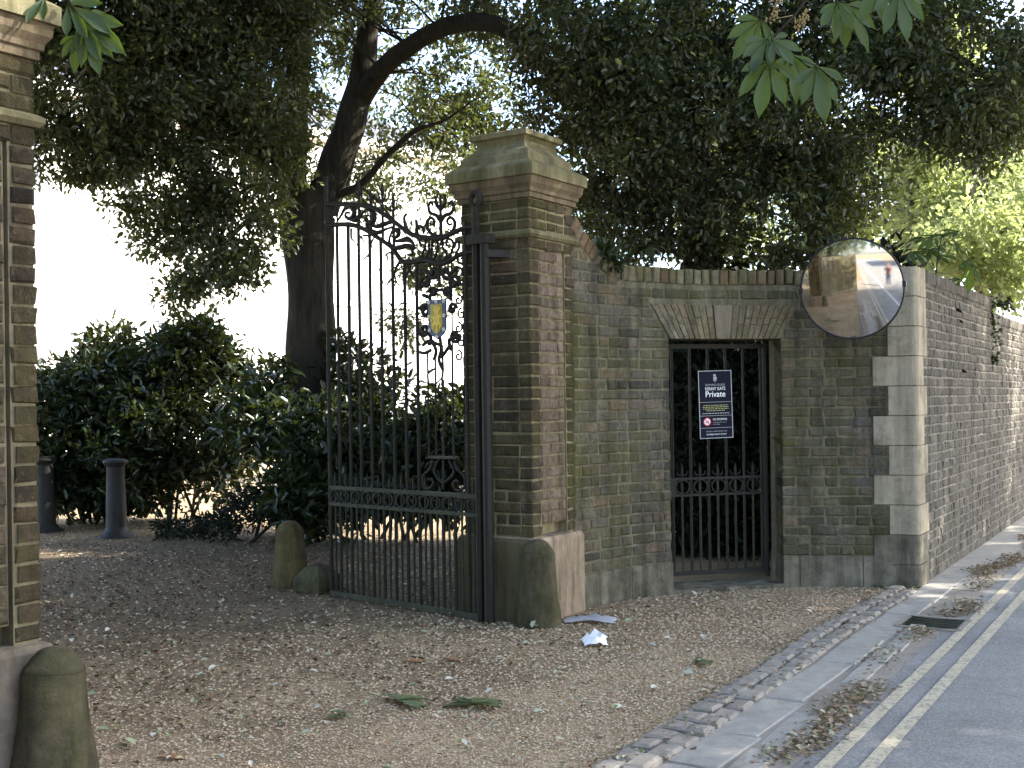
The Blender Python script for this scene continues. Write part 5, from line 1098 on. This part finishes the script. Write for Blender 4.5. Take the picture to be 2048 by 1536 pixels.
# ------------------------------------------------------------------ gravel stones, litter, things on the ground
def on_gravel(n, y0=4.2, y1=15.5, pw=1.0):
    u = RNG.random(n); Y = y0 * (y1 / y0) ** u; X = RNG.uniform(-.46, .45, n) * Y
    t = (X - YL.x) * RN.x + (Y - YL.y) * RN.y
    ok = t < -0.83
    pts = np.stack([X, Y], 1)
    ok &= (np.hypot(X - AO.x, Y - AO.y) < AR - 0.03) | (Y < 7.9) | (X < .35)
    d1 = (X - PC_R.x) * E1.x + (Y - PC_R.y) * E1.y; d2 = (X - PC_R.x) * E2.x + (Y - PC_R.y) * E2.y
    ok &= ~((d1 > -.05) & (d2 > -.05) & (d1 < .65) & (d2 < .65))
    return pts[ok]
pg = on_gravel(100000); dm = np.hypot(pg[:, 0] + 4.2, pg[:, 1] - 10); pg = pg[RNG.random(len(pg)) < np.clip((dm - 2.5) / 4.5, .12, 1)]; n = len(pg); r_ = RNG.uniform(.0035, .0085, (n, 1)) * np.clip(pg[:, 1:2] / 5, 1, 1.6)
oct_ = np.array([(1, 0, 0), (0, 1, 0), (-1, 0, 0), (0, -1, 0), (0, 0, .7), (0, 0, -.5)]); ang = RNG.uniform(0, 6.28, n); ca, sa = np.cos(ang)[:, None], np.sin(ang)[:, None]
sxy = RNG.uniform(.6, 1.4, (n, 6)); ox = oct_[None, :, 0] * sxy * r_; oy = oct_[None, :, 1] * RNG.uniform(.6, 1.2, (n, 6)) * r_
V = np.stack([pg[:, :1] + ox * ca - oy * sa, pg[:, 1:2] + ox * sa + oy * ca, np.repeat(r_ * .25, 6, 1) + oct_[None, :, 2] * r_], 2).reshape(-1, 3)
F = np.array([(0, 1, 4), (1, 2, 4), (2, 3, 4), (3, 0, 4)]); idx = ((np.arange(n) * 6)[:, None] + F.reshape(-1)).reshape(-1)
me = bpy.data.meshes.new('gravel'); me.vertices.add(len(V)); me.vertices.foreach_set('co', V.astype(np.float32).ravel()); me.loops.add(len(idx)); me.loops.foreach_set('vertex_index', idx.astype(np.int32)); me.polygons.add(4 * n); me.polygons.foreach_set('loop_start', (np.arange(4 * n) * 3).astype(np.int32)); me.update(calc_edges=True)
tag(link('gravel', me, M['pebble']), 'loose tan gravel strewn over the gateway forecourt', 'gravel', kind='stuff')
def litter(name, label, pts, size, mat, zmax=.02):
    n = len(pts); P_ = np.concatenate([pts, RNG.uniform(.006, zmax, (n, 1))], 1); o_ = unit(np.concatenate([RNG.normal(size=(n, 2)), RNG.normal(size=(n, 1)) * .12], 1))
    o = leaf_mesh(name, P_, o_, size, .55, mat, None, droop=0, fold=.16, spread=3.5, up=2.4); return tag(o, label, 'leaf litter', kind='stuff')
pts = on_gravel(4500); litter('leaf_litter', 'small dry leaf scraps over the gravel', pts, .028, M['litter'])
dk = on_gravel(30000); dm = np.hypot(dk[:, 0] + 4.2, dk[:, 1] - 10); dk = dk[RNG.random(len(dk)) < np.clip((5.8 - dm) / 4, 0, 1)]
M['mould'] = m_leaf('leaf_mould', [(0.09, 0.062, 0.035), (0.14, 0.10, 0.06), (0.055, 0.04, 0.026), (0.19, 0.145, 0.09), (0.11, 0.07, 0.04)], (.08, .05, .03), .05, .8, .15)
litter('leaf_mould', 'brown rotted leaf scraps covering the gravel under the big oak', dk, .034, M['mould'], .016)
M['pale_scrap'] = m_leaf('pale_leaf_scrap', [(0.40, 0.40, 0.30), (0.52, 0.50, 0.42), (0.30, 0.32, 0.20), (0.22, 0.26, 0.12)], (.3, .3, .2), .1, .6, .3)
pts = on_gravel(700); litter('pale_litter', 'pale upturned leaf scraps scattered over the gravel', pts, .050, M['pale_scrap'], .03)
# litter drifted along the gutter and kerb
tt = RNG.uniform(-1, 24, 15000) ; wv = RNG.normal(0, 1, 15000) * .055 - .20 + .06 * np.sin(tt * 1.9) + .03 * np.sin(tt * 5.1); keep = (np.sin(tt * 2.3) + .5 * np.sin(tt * 6.7) + RNG.normal(0, .5, 15000)) > -.2
gp = np.stack([YL.x + RD.x * tt + RN.x * wv, YL.y + RD.y * tt + RN.y * wv], 1)[keep]; gp = gp[np.hypot(gp[:, 0] - dc.x, gp[:, 1] - dc.y) > .27]; litter('gutter_litter', 'drift of dry leaves along the gutter', gp, .030, M['litter'], .03)
tt = RNG.uniform(-1.5, TQ, 900); wv = RNG.uniform(-.86, -.56, 900); litter('joint_litter', 'husks and dry scraps caught between the setts', np.stack([YL.x + RD.x * tt + RN.x * wv, YL.y + RD.y * tt + RN.y * wv], 1), .028, M['litter'], .036)

def crumple(name, label, cat, c_, ux, uy, h, mat, part, n=9, seed=1):
    rr = random.Random(seed); T = thing(name, label, cat, c_); mb = MB(); vs = []
    for i in range(n):
        for j in range(n):
            f, g_ = i / (n - 1) * 2 - 1, j / (n - 1) * 2 - 1; vs.append(Vector(c_) + ux * f * (1 + rr.uniform(-.12, .12)) + uy * g_ * (1 + rr.uniform(-.12, .12)) + Vector((0, 0, .012 + h * max(0, (1 - .6 * f * f - .6 * g_ * g_)) * rr.uniform(.35, 1.1))))
    mb.add(vs, [(i * n + j, (i + 1) * n + j, (i + 1) * n + j + 1, i * n + j + 1) for i in range(n - 1) for j in range(n - 1)], True); mb.build(part, mat, T); return T
pp = PG(1190, 1290); crumple('paper_scrap', 'crumpled white paper scrap lying on the gravel near the guard post', 'paper', pp, Vector((.075, .01, 0)), Vector((.0, .085, 0)), .085, M['paper'], 'sheet', 7, 4)
pp = PG(1186, 1246); crumple('plastic_wrapper', 'clear plastic wrapper lying against the pier foot', 'plastic bag', pp, Vector((.17, -.03, 0)), Vector((.02, .06, 0)), .05, M['plastic'], 'film', 10, 9)
GL = m_leaf('fallen_chestnut_leaf', [(0.10, 0.125, 0.055), (0.14, 0.17, 0.08)], (.15, .18, .06), .2, .6, .3, False)
def fallen(px, py, L, label, ang, n=6):
    c_ = PG(px, py); c_.z = .02; T = thing('fallen_leaf', label, 'leaf', c_)
    for i in range(n):
        a = ang + (i - (n - 1) / 2) * .55; mb = MB(); leaflet(mb, c_ + Vector((0, 0, random.uniform(0.0, .015))), Vector((math.cos(a), math.sin(a), random.uniform(.05, .22))), Vector((0, 0, 1)), L * random.uniform(.75, 1.1), L * .4); mb.build('leaflet', GL, T)
fallen(795, 1412, .17, 'wilted green chestnut leaf lying alone on the gravel', .6)
fallen(945, 1418, .19, 'pale green chestnut leaf lying flat on the gravel with leaflets spread wide', 1.2, 7)
fallen(690, 1440, .10, 'small torn green leaf on the gravel beside the wilted chestnut leaf', 2.4, 4)
fallen(1390, 1332, .12, 'flattened green leaf on the gravel near the row of setts', .2, 4)
for (px, py, L, an, lab) in ((828, 1327, .13, .2, 'curled rust-brown leaf on the gravel before the gate'), (905, 1321, .11, -.3, 'flat brown leaf on the gravel before the gate'), (345, 1520, .13, .1, 'brown leaf on the gravel beside the lone pier')):
    c_ = PG(px, py); c_.z = .012; T = thing('brown_leaf', lab, 'leaf', c_); mb = MB(); leaflet(mb, c_ - Vector((L / 2, 0, 0)), Vector((math.cos(an), math.sin(an), .12)), Vector((0, 0, 1)), L, L * .5); mb.build('blade', M['dry_leaf'], T)
